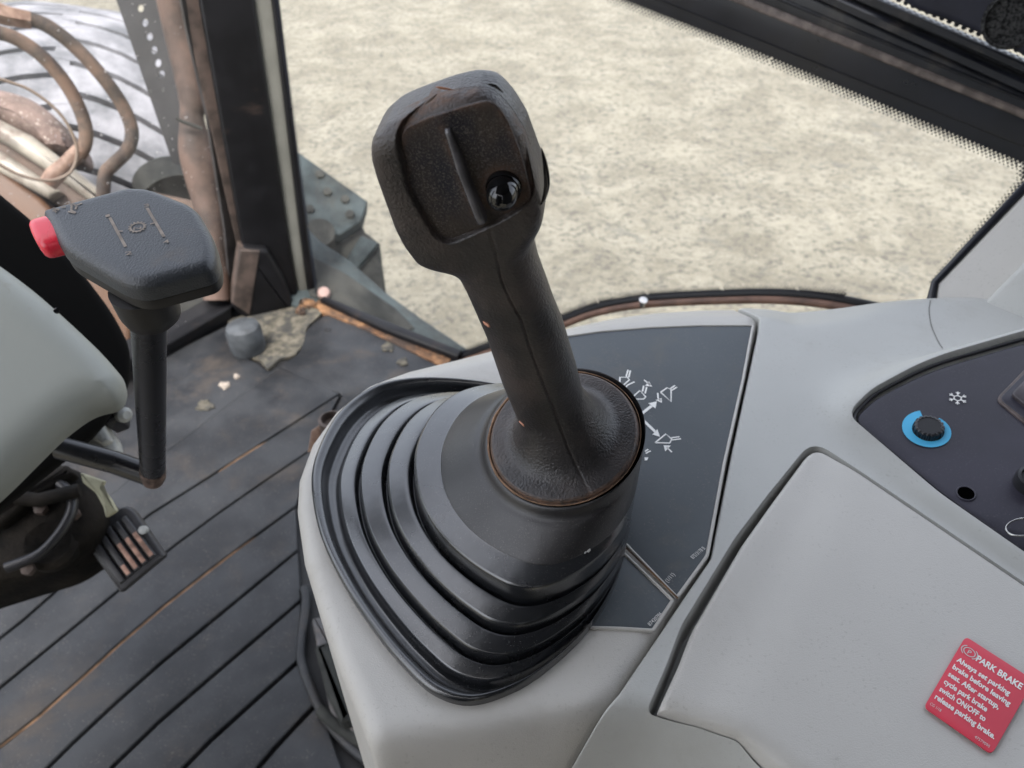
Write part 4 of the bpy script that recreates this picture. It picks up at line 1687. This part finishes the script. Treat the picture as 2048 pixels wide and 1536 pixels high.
# red button on the left end
RBp = KN.hit(90, 444) - KN.n * .009
bd = (KN.hit(60, 470) - KN.hit(140, 450)).normalized()
Vb, Fb = [], []
prf = [(1.0, -.004), (1.0, .004), (.94, .0062), (.8, .0074), (.5, .0080), (.02, .0082)]
dirv = (KN.hit(118, 492) - KN.hit(80, 415)).normalized()
nb = 48
for sc__, hh in prf:
    for k in range(nb):
        a = 2 * math.pi * k / nb
        ca, sa = math.cos(a), math.sin(a)
        x = np.sign(ca) * abs(ca) ** .75 * .0135 * sc__
        y = np.sign(sa) * abs(sa) ** .75 * .0068 * (sc__ if sc__ > .6 else sc__)
        Vb.append(RBp + dirv * x + KN.n * y + bd * hh)
for i in range(len(prf) - 1):
    for k in range(nb):
        l = (k + 1) % nb
        Fb.append((i * nb + k, i * nb + l, (i + 1) * nb + l, (i + 1) * nb + k))
Fb.append(tuple((len(prf) - 1) * nb + k for k in range(nb)))
mesh('end_button', Vb, Fb, M_red, t_l, autosmooth=60)


# engraved shift pattern, slightly sunk into a shallow groove colour
def kcrop(pts):
    return [(x * .2197, 360 + y * .2197) for x, y in pts]


mb = MB()
strokes([kcrop([(1000, 345), (1145, 610)]), kcrop([(1340, 258), (1495, 520)])], 6.4, KN, .0003, mb)
strokes([kcrop([(1075, 470), (1120, 470)]), kcrop([(1370, 405), (1410, 395)])], 4.2, KN, .0004, mb)
strokes([kcrop([(480, 290), (520, 270)]), kcrop([(485, 260), (540, 275), (515, 300), (485, 260)]), kcrop([(560, 255), (600, 250)])], 4.6, KN, .0004, mb)
strokes([kcrop([(585, 225), (625, 200), (655, 240), (650, 280), (690, 300)]), kcrop([(655, 215), (690, 235), (750, 215)]), kcrop([(620, 290), (690, 305)]), kcrop([(700, 240), (690, 270)])], 4.6, KN, .0003, mb)
for txt, p0, p1, hh in (('1', (965, 345), (1005, 335), 9), ('2', (1140, 690), (1205, 680), 11), ('3', (1315, 255), (1365, 243), 11), ('4', (1490, 585), (1545, 572), 11), ('N', (1215, 460), (1290, 448), 8)):
    a, b = kcrop([p0, p1])
    px_text(txt, a, b, hh, mb, KN, .0004, .02)
gc = np.array(KN.uv(*kcrop([(1252, 432)])[0]))
gr = np.linalg.norm(np.array(KN.uv(*kcrop([(1330, 432)])[0])) - gc)
mb.add(*ribbon_vf([tuple(gc + gr * .78 * np.array((math.cos(a), math.sin(a)))) for a in np.linspace(0, 2 * math.pi, 40)], gr * .22, KN, .0003))
for k in range(14):
    a = 2 * math.pi * k / 14
    d = np.array((math.cos(a), math.sin(a)))
    mb.add(*ribbon_vf([tuple(gc + d * gr * .85), tuple(gc + d * gr * 1.05)], gr * .2, KN, .0004))
mb.build('shift_pattern', M_engr, kb, smooth=False)
# shaft
top = KN.w(KN.uv(246, 514)[0], KN.uv(246, 514)[1], -.035)
elb = atd(306, 952, .67)
tube('shaft', [top, top.lerp(elb, .5), elb], [.0090, .0092, .0094], M_shaft, t_l, n=28)
e2 = elb + (elb - top).normalized() * .004
tube('elbow', [top.lerp(elb, .93), elb, elb + (elb - top).normalized() * .008, elb + (elb - top).normalized() * .0135], [.0096, .0097, .0085, .003], M_shaftworn, t_l, n=28)
tube('shaft_arm', [elb, atd(230, 925, .68), atd(120, 895, .70)], [.0092, .0092, .0092], M_shaft, t_l, n=28)
t_kc = None

# ------------------------------------------------------------------ steering column cowl and the dark parts round it
CW = Plane(atd(100, 740, .62), (.35, -.45, .75), (1, 0, 0))
cow = rounded([(-500, 150, 40), (60, 560), (130, 622), (200, 688), (250, 748, 30), (240, 795, 24), (180, 806), (120, 848), (60, 906), (0, 966), (-500, 1400, 40)], 40)
t_cw = thing('steering_cowl', 'large grey-green rounded plastic cowl at the left edge', 'cowl', atd(60, 900, .62))
sheet('cowl_shell', CW, CW.poly(cow), lambda P: np.zeros(len(P)), M_cowl, t_cw, step=.008, r=.024, depth=.012, edge_step=.005)
cs = CW.w(*CW.uv(112, 618), -.004)
o = lathe('black_clip', cs, CW.n, [(.0022, 0), (.0022, .0012), (.0005, .0016)], M_gloss, t_cw, n=16)
TW = Plane(atd(120, 560, .80), (.45, -.5, .6), (1, 0, 0))
o = slab('column_shroud', TW, [(-500, 60), (-20, 366), (60, 432), (150, 520), (225, 620), (262, 690), (262, 770), (200, 860), (-500, 1400)], -.06, .0, material('matte_black', (.004, .004, .004), .9, .1), None, .01, r=30)
tag(o, 'matt black shroud behind the grey cowl at the left', 'shroud')
# white cast bracket
BR_ = Plane(atd(185, 860, .82), (.2, -.55, .8), (1, 0, 0))
t_br = thing('cast_bracket', 'pale grey cast bracket showing under the grey cowl', 'bracket', atd(190, 900, .84))
slab('bracket_plate', BR_, [(100, 840), (150, 800), (190, 805), (212, 855), (232, 880), (236, 905), (210, 922), (170, 905), (125, 885)], -.02, .0, M_bracket, t_br, .004, r=10)
slab('bracket_rib', BR_, [(150, 815), (178, 808), (206, 850), (222, 880), (205, 890), (185, 878)], -.0, .010, M_bracket, t_br, .004, r=6)
cb = BR_.uv(228, 838)
o = slab('black_connector', BR_, [(180, 802), (218, 790), (240, 822), (238, 842), (210, 852)], -.03, .006, M_black, None, .006, r=6)
tag(o, 'black plug connector beside the pale bracket', 'connector')
o = lathe('round_nut', BR_.w(*BR_.uv(241, 829), .0), (.8, -.4, .3), [(.006, -.004), (.0075, 0), (.0075, .008), (.004, .011)], M_bracket, None, n=18)
tag(o, 'small round grey nut on the black connector', 'nut')
# yellowish lever behind the shaft arm, pedal, greasy linkage
YL = Plane(atd(210, 990, .92), (.2, -.6, .75), (1, 0, 0))
o = slab('plastic_link', YL, [(160, 945), (210, 962), (203, 975), (222, 1000), (234, 1022), (212, 1036), (205, 1012), (190, 985), (165, 965)], -.006, .0, M_oldyellow, None, .002, r=4)
tag(o, 'aged yellowish plastic link above the pedal', 'link')
GR = Plane(atd(120, 1060, 1.0), (.2, -.4, .85), (1, 0, 0))
t_g = thing('pedal_linkage', 'dark greasy pedal linkage and round housing in the lower left shadow', 'linkage', atz(110, 1120, .0))
slab('housing', GR, [(-300, 1250), (-300, 930), (60, 905), (160, 935), (200, 985), (205, 1040), (170, 1085), (100, 1130), (30, 1150)], -.12, .0, M_grease, t_g, .02, r=30)
cg = GR.uv(95, 1085)
lathe('round_cover', GR.w(cg[0], cg[1], -.02), GR.n, [(.030, 0), (.030, .014), (.024, .020), (.001, .020)], M_grease, t_g, n=40)
tube('linkage_cable', [GR.hit(x, y) + GR.n * .012 for x, y in ((60, 930), (110, 960), (150, 1000), (140, 1050), (90, 1110), (20, 1140))], .006, M_black, t_g, n=12, smooth_path=5)
tube('linkage_rod', [GR.hit(x, y) + GR.n * .02 for x, y in ((20, 1000), (90, 1010), (170, 990))], .008, M_grease, t_g, n=12)
for bx, by in ((85, 1020), (150, 1030), (60, 1140), (120, 985)):
    lathe('linkage_bolt', GR.hit(bx, by), GR.n, [(.007, 0), (.007, .010), (.001, .012)], M_pillarbrown, t_g, n=6)
slab('tube_bracket', GR, [(40, 960), (130, 925), (150, 945), (60, 1000), (0, 1050), (-60, 1060)], .0, .02, M_grease, t_g, .008, r=8)
PE = Plane(atd(245, 1100, 1.02), (.08, -.62, .78), (1, 0, 0))
t_pe = thing('foot_pedal', 'ribbed black foot pedal worn to copper-coloured bare metal', 'pedal', atz(245, 1170, .0))
slab('pedal_pad', PE, [(162, 1076, 4), (200, 1040, 4), (247, 1010, 10), (266, 1020, 8), (329, 1112, 5), (240, 1186, 4)], -.012, .0, M_pedal, t_pe, .003, r=4)
A_, B_ = np.array((247., 1045.)), np.array((318., 1118.))
mb, mbc = MB(), MB()
for k in range(5):
    f = (k + .5) / 5
    p0 = np.array((178., 1082.)) * (1 - f) + np.array((256., 1030.)) * f
    p1 = np.array((240., 1170.)) * (1 - f) + np.array((316., 1108.)) * f
    w = np.array((5.5, -4.))
    V, F = slab_vf(PE, PE.poly([p0 - w, p0 + w, p1 + w, p1 - w]), -.001, .005, .002)
    mb.add(V, F)
    if k > 0:
        q0 = p0 * (.62 if k > 1 else .25) + p1 * (.38 if k > 1 else .75)
        q1 = p0 * .04 + p1 * .96
        V, F = slab_vf(PE, PE.poly([q0 - w * .7, q0 + w * .7, q1 + w * .7, q1 - w * .7]), .003, .0056, .0008)
        mbc.add(V, F)
mb.build('pad_ribs', M_pedal, t_pe, autosmooth=40)
mbc.build('worn_metal', M_copper, t_pe, autosmooth=40)
cgg = PE.uv(288, 1060)
lathe('pivot_pin', PE.w(cgg[0], cgg[1], 0), PE.n, [(.005, -.002), (.005, .005), (.001, .006)], M_bracket, t_pe, n=16)
tube('pedal_arm', [PE.hit(200, 1080) - PE.n * .02, PE.hit(150, 1040) - PE.n * .06, PE.hit(60, 1000) - PE.n * .1], .014, M_grease, t_pe, n=16)

# black seat-post style foot standing under the console edge
t_ft = thing('console_foot', 'dark metal foot bracket on the mat under the console edge', 'bracket', atz(690, 1440, 0))
FB = hplane(.02)
slab('foot_plate', FL, rounded([(622, 1235), (650, 1230), (700, 1300), (800, 1480), (800, 1540), (720, 1480), (660, 1425), (640, 1330)], 8), .0, .022, material('foot_metal', (.045, .042, .042), .45, .5, var=.7, var_scale=25, dirt=(.12, .09, .07), dirt_amt=.6), t_ft, .006)
slab('foot_rib', FL, rounded([(628, 1290), (655, 1280), (700, 1440), (680, 1440), (650, 1380)], 6), .02, .045, M_machdark, t_ft, .008)
tube('foot_curve', [atz(x, y, .012) for x, y in catmull([(640, 1420), (680, 1455), (720, 1480), (760, 1500)], 5, False)], .009, M_machdark, t_ft)
t_cup = thing('dusty_socket', 'small brown dusty tube socket beside the console at the mat', 'socket', atz(640, 860, .2))
lathe('socket_ring', atz(662, 838, .34), (0, 0, 1), [(.018, -.06), (.018, 0), (.014, .002), (.013, -.01), (.001, -.012)], M_pillarbrown, t_cup, n=28)
slab('socket_side', Plane(atz(630, 890, .3), (0, -.8, .5)), [(622, 862), (640, 850), (642, 880), (628, 905), (615, 905)], -.01, .0, M_hosefit, t_cup, .002)

# ------------------------------------------------------------------ outside, seen through the dusty windscreen
o = slab('windscreen', L, [(-900, -900), (352, -160), (384, 60), (420, 230), (462, 460), (470, 600), (455, 625), (330, 692), (-600, 1080)], -.005, .0, M_glassdusty)
tag(o, 'dusty front windscreen pane with water spots left of the corner post', 'windscreen')
slab('edge_band', L, [(338, -140), (366, -140), (398, 60), (434, 230), (474, 460), (484, 600), (464, 612), (450, 460), (414, 230), (374, 60)], -.006, .001, material('band_grey', (.03, .028, .028), .5, .4, var=.4, var_scale=20), o)
tw = (L.n * -1)
# perforated black guard
GD = Plane(atd(290, 150, 2.2), (.1, -.9, .35), (1, 0, 0))
holes = [(285, -28), (281 + 1, 15), (290 + 0, 45), (299, 73), (308, 100), (316, 126), (323, 149)]
holes = [(274, -12), (281, 16), (290, 45), (299, 73), (308, 100), (316, 126), (323, 149)]
outer = [(205, -80), (352, -80), (372, 150), (358, 330), (345, 326)]
pl_uv = GD.poly(outer)
if area(pl_uv) < 0:
    pl_uv = pl_uv[::-1]
pts = list(pl_uv)
loops = [list(range(len(pl_uv)))]
for hx, hy in holes[1:]:
    b0 = len(pts)
    for k in range(14):
        a = 2 * math.pi * k / 14
        pts.append(GD.uv(hx + 6.6 * math.cos(a), hy + 8.2 * math.sin(a)))
    loops.append(list(range(b0, b0 + 14)))
res = delaunay_2d_cdt([Vector(p) for p in pts], [], loops, 0, 1e-7)
Vg, Fg = np.array([tuple(v) for v in res[0]]), []
for f in res[2]:
    c = Vg[list(f)].mean(0)
    ok = bool(inside([c], pl_uv)[0])
    for lp in loops[1:]:
        if inside([c], [pts[i] for i in lp])[0]:
            ok = False
    if ok:
        Fg.append(tuple(f))
o = mesh('perforated_guard', GD.warr(Vg, np.zeros(len(Vg))), Fg, M_machdark, smooth=False)
sm_ = o.modifiers.new('solid', 'SOLIDIFY')
sm_.thickness = .006
o.data.materials[0] = M_floor
tag(o, 'black perforated guard strip outside with a row of round holes', 'guard')
# bulging pipe beside the post
pp = [(330, -60), (358, 60), (376, 140), (386, 200), (384, 236), (392, 300), (408, 360), (420, 420), (428, 500), (434, 600)]
pw = [24, 25, 25, 23, 20, 29, 31, 27, 25, 24]
tube('exhaust_pipe', [atd(x, y, 1.95) for x, y in pp], [w / 1480 * 1.95 for w in pw], M_pipe, None, n=32, smooth_path=6)
tag(bpy.data.objects['exhaust_pipe'], 'brown dusty pipe with a waist standing outside next to the corner post', 'pipe')
tube('pipe_clamp_line', [atd(x, y, 1.90) for x, y in ((352, 236), (366, 244), (384, 250), (404, 258))], .004, M_machdark, None)
tag(bpy.data.objects['pipe_clamp_line'], 'thin dark clamp wire round the waist of the brown pipe', 'clamp')

# big front tyre
t_ty = thing('front_tyre', 'large dusty grey tractor tyre with curved tread bars beyond the windscreen', 'tyre', atd(190, 420, 3.3))
tc = atd(205, 480, 3.3)
axis = Vector((.90, .30, -.20)).normalized()
TR, TWD = .80, .66
zz = axis
xx = Vector((0, -.5, .85))
xx = (xx - zz * xx.dot(zz)).normalized()
yy = zz.cross(xx)


def tp(a, w, r):
    return tc + (xx * math.cos(a) + yy * math.sin(a)) * r + zz * w


Vt, Ft = [], []
prof_t = [(-.5, .62), (-.5, .80), (-.46, .90), (-.36, .965), (-.18, .99), (0, 1.0), (.18, .99), (.36, .965), (.46, .90), (.5, .80), (.5, .62)]
na = 96
for i in range(na):
    a = 2 * math.pi * i / na
    for w, r in prof_t:
        Vt.append(tp(a, w * TWD, r * TR * .955))
npf = len(prof_t)
for i in range(na):
    j = (i + 1) % na
    for k in range(npf - 1):
        Ft.append((i * npf + k, i * npf + k + 1, j * npf + k + 1, j * npf + k))
mesh('tyre_carcass', Vt, Ft, M_tyregap, t_ty)
nl = 44
lugs = MB()
for i in range(nl):
    for side in (-1, 1):
        a0 = 2 * math.pi * (i + (.5 if side > 0 else 0)) / nl
        Vl = []
        for hh in (.93, 1.012):
            for edge in (-1, 1):
                for q in range(7):
                    f = q / 6
                    w = side * (-.03 + .52 * f)
                    da = .066 * edge * (1 - .12 * (hh > 1)) + .16 * f ** 1.5
                    crown = 1 - .16 * max(0, abs(w) - .18) ** 1.4 * 2.2
                    Vl.append(tp(a0 + da, w * TWD, TR * hh * crown))
        fl = []
        for q in range(6):
            fl += [(14 + q, 14 + q + 1, 21 + q + 1, 21 + q), (q, q + 1, 14 + q + 1, 14 + q), (7 + q + 1, 7 + q, 21 + q, 21 + q + 1)]
        fl += [(0, 14, 21, 7), (6, 13, 27, 20)]
        lugs.add(Vl, fl)
lugs.build('tread_bars', M_tyre, t_ty, autosmooth=30)

# hydraulic hoses
HO = 2.0
h1 = [(-60, 20, 0), (0, 28, 0), (35, 38, 0), (55, 36, 0), (95, 52, 0), (140, 85, 0), (185, 130, 0), (225, 180, 0), (252, 225, 0), (264, 265, 0), (255, 300, 0), (228, 328, 0), (210, 350, 0), (206, 400, 0)]
t_h1 = thing('hydraulic_hose', 'upper muddy hydraulic hose curving down behind the gear lever knob', 'hose', atd(206, 400, HO), 'muddy hydraulic hoses')
tube('hose_body', [atd(x, y, HO) for x, y, _ in h1[3:]], 11 / 1480 * HO, M_hose, t_h1, n=20, smooth_path=5)
tube('hose_fitting', [atd(x, y, HO) for x, y in ((-80, 5), (-20, 20), (15, 32), (62, 40))], [18 / 1480 * HO, 18 / 1480 * HO, 16 / 1480 * HO, 14 / 1480 * HO], M_hosefit, t_h1, n=6)
h2 = [(-60, 60), (0, 66), (45, 84), (90, 118), (130, 165), (158, 215), (172, 260), (168, 295), (148, 320), (118, 335)]
t_h2 = thing('hydraulic_hose', 'lower muddy hydraulic hose bending into an elbow left of the other one', 'hose', atd(118, 335, HO - .1), 'muddy hydraulic hoses')
tube('hose_body', [atd(x, y, HO - .1) for x, y in h2], 10.8 / 1480 * (HO - .1), M_hose, t_h2, n=20, smooth_path=5)
tube('hose_fitting', [atd(x, y, HO - .1) for x, y in ((160, 300), (132, 330), (108, 352), (95, 370))], [12 / 1480 * 1.9, 13 / 1480 * 1.9, 15 / 1480 * 1.9, 13 / 1480 * 1.9], M_hosefit, t_h2, n=10)
tube('reflection_loop', [atd(x, y, 1.75) for x, y in ((-80, 130), (0, 158), (60, 180), (115, 222), (146, 270), (154, 310), (140, 345), (100, 361), (40, 350), (-20, 318), (-80, 285))], 2.6 / 1480 * 1.75,
     material('loop_brown', (.16, .12, .09), .6, .4), None, n=10, smooth_path=6)  # loop modelled from a reflection, not from a real cable
tag(bpy.data.objects['reflection_loop'], 'thin brown loop made up for a reflection, before the speckled patch', 'cable')
# speckled patch standing in for a reflection, then the arms
AR = Plane(atd(60, 260, 2.15), (.25, -.75, .6), (1, 0, 0))
o = slab('reflection_patch', AR, [(-200, 140), (0, 168), (50, 185), (100, 222), (135, 270), (140, 300), (100, 300), (0, 240), (-200, 160)], -.2, .0, M_specklebrown, None, .05, r=20)
tag(o, 'brown speckled patch made up for a reflection at the far left inside the loop', 'cover')
t_ar = thing('loader_arm', 'long diagonal loader arm outside with pale strips painting its highlights and orange worn flank', 'loader arm', atd(200, 560, 2.1))
slab('dark_underframe', AR, [(-300, 230), (60, 300), (180, 370), (330, 430), (470, 560), (480, 700), (330, 760), (200, 700), (-300, 420)], -.3, -.06, M_machdark, t_ar, .02)
slab('pale_beam', AR, [(-200, 120), (0, 238), (60, 268), (150, 338), (250, 420), (232, 440), (110, 352), (0, 282), (-200, 170)], -.05, .03, M_armpale, t_ar, .02)  # white-ish strips paint the bright highlights on the metal beams
slab('lower_pale_beam', AR, [(-200, 205), (0, 300), (60, 340), (120, 382), (95, 396), (0, 345), (-200, 240)], -.05, .04, M_armpale, t_ar, .015)
slab('brown_web', AR, [(-200, 170), (0, 270), (110, 345), (240, 440), (330, 520), (300, 560), (100, 400), (-200, 260)], -.08, .0, M_arm, t_ar, .01)
slab('orange_flank', AR, [(-200, 230), (0, 338), (80, 395), (180, 500), (262, 620), (262, 700), (180, 640), (60, 460), (-200, 300)], -.1, .03, M_orange, t_ar, .012)
slab('cross_plate', AR, [(300, 380), (390, 400), (470, 480), (470, 580), (400, 560), (320, 470)], -.2, .02, M_arm, t_ar, .015)
slab('steel_strap', AR, [(320, 690), (280, 640), (300, 560), (330, 600), (380, 660), (350, 700)], -.05, .03, M_armpale, t_ar, .012, r=8)
slab('lower_plate', AR, [(300, 560), (380, 540), (470, 610), (340, 710)], -.1, .0, M_machdark, t_ar, .01)
tube('round_hub', [atd(330, 360, 2.3), atd(350, 400, 2.25)], [.085, .09], M_machdark, t_ar, n=32)

# grey machine parts beyond the side window, right of the post
MP = Plane(atd(680, 440, 2.4), (.2, -.55, .8), (1, 0, 0))
t_m = thing('access_step', 'grey-blue muddy metal step and bracket outside the side window', 'step', atd(690, 600, 2.5))
slab('upper_plate', MP, [(540, 262), (600, 306), (735, 402), (722, 442), (680, 470), (600, 470), (540, 470)], -.08, .0, M_machine, t_m, .006)
slab('bracket_web', MP, [(540, 440), (660, 452), (722, 442), (730, 462), (760, 486), (765, 530), (775, 600), (700, 600), (540, 560)], -.22, -.05, M_machdark, t_m, .01)
slab('bracket_foot', MP, [(722, 470), (758, 484), (712, 540), (690, 520)], -.08, -.02, M_machine, t_m, .008)
tube('step_hub', [MP.hit(640, 470) - MP.n * .1, MP.hit(640, 470) + MP.n * .02], .045, M_machdark, t_m, n=24)
for bx, by in ((640, 350), (690, 400), (700, 430), (620, 420), (655, 385)):
    lathe('step_bolt', MP.hit(bx, by), MP.n, [(.014, 0), (.014, .010), (.002, .012)], M_machdark, t_m, n=6)
MR = Plane(atd(760, 620, 1.95), (.25, -.35, .9), (1, 0, 0))
slab('lower_rail', MR, [(560, 400), (640, 480), (700, 520), (770, 582), (850, 640), (940, 700), (900, 740), (560, 600)], -.05, .0, M_machine, t_m, .008)
slab('rail_inset', MR, [(600, 500), (690, 545), (790, 615), (830, 655), (800, 668), (620, 590)], -.001, .006, M_machdark, t_m, .004)

# ------------------------------------------------------------------ unseen cab parts (roof, back, seat side), added to shade the interior
def cab_box(name, c, sx, sy, sz, label, cat):
    V, F = box_vf(c, sx, sy, sz)
    o = mesh(name, V, F, M_headliner, smooth=False)
    tag(o, label, cat)


ROOF = True
if ROOF:
    Fd_, Rd_ = Vector((-.825, .565, 0)), Vector((.565, .825, 0))
    RM = Matrix.Rotation(rad(55.6), 3, 'Z')
    V, F = box_vf(Fd_ * -.24 + Rd_ * -.05 + Vector((0, 0, 1.98)), 2.1, 1.9, .08, RM)  # unseen roof, sized by how much sky should reach the console
    o = mesh('roof', V, F, M_headliner, smooth=False)
    structure(o)
    V, F = box_vf(Fd_ * -1.12 + Rd_ * -.05 + Vector((0, 0, .95)), 2.1, .06, 1.96, RM)  # unseen dark wall, added to cut flat fill from behind
    o = mesh('rear_blocker_wall', V, F, M_headliner, smooth=False)
    structure(o)

    V, F = box_vf(Rd_ * -1.2 + Fd_ * -.38 + Vector((0, 0, .96)), .05, 1.42, 1.9, RM)  # unseen, added to keep side light off the console's near face
    o = mesh('door_blocker_wall', V, F, M_headliner, smooth=False)
    structure(o)
    t_seat = thing('seat_blocker', 'black cushioned driver seat behind the console, unseen, added to block light', 'seat', (-.45, -.55, .05))
    V, F = box_vf((-.42, -.42, .46), .50, .50, .14, RM)
    bevel_mod(mesh('seat', V, F, M_pillar, t_seat), .04, 4)
    V, F = box_vf((-.30, -.66, .88), .12, .50, .80, RM)
    bevel_mod(mesh('backrest', V, F, M_pillar, t_seat), .04, 4)
    V, F = box_vf((-.42, -.42, .2), .35, .35, .38, RM)
    mesh('base', V, F, M_pillar, t_seat)

    V, F = box_vf(Fd_ * 1.02 + Rd_ * -.55 + Vector((0, 0, .98)), .13, .10, 1.94, RM)  # unseen post, added for a dark stripe in the bellows reflections
    o = mesh('reflection_stripe_wall', V, F, M_pillar, smooth=False)
    structure(o)
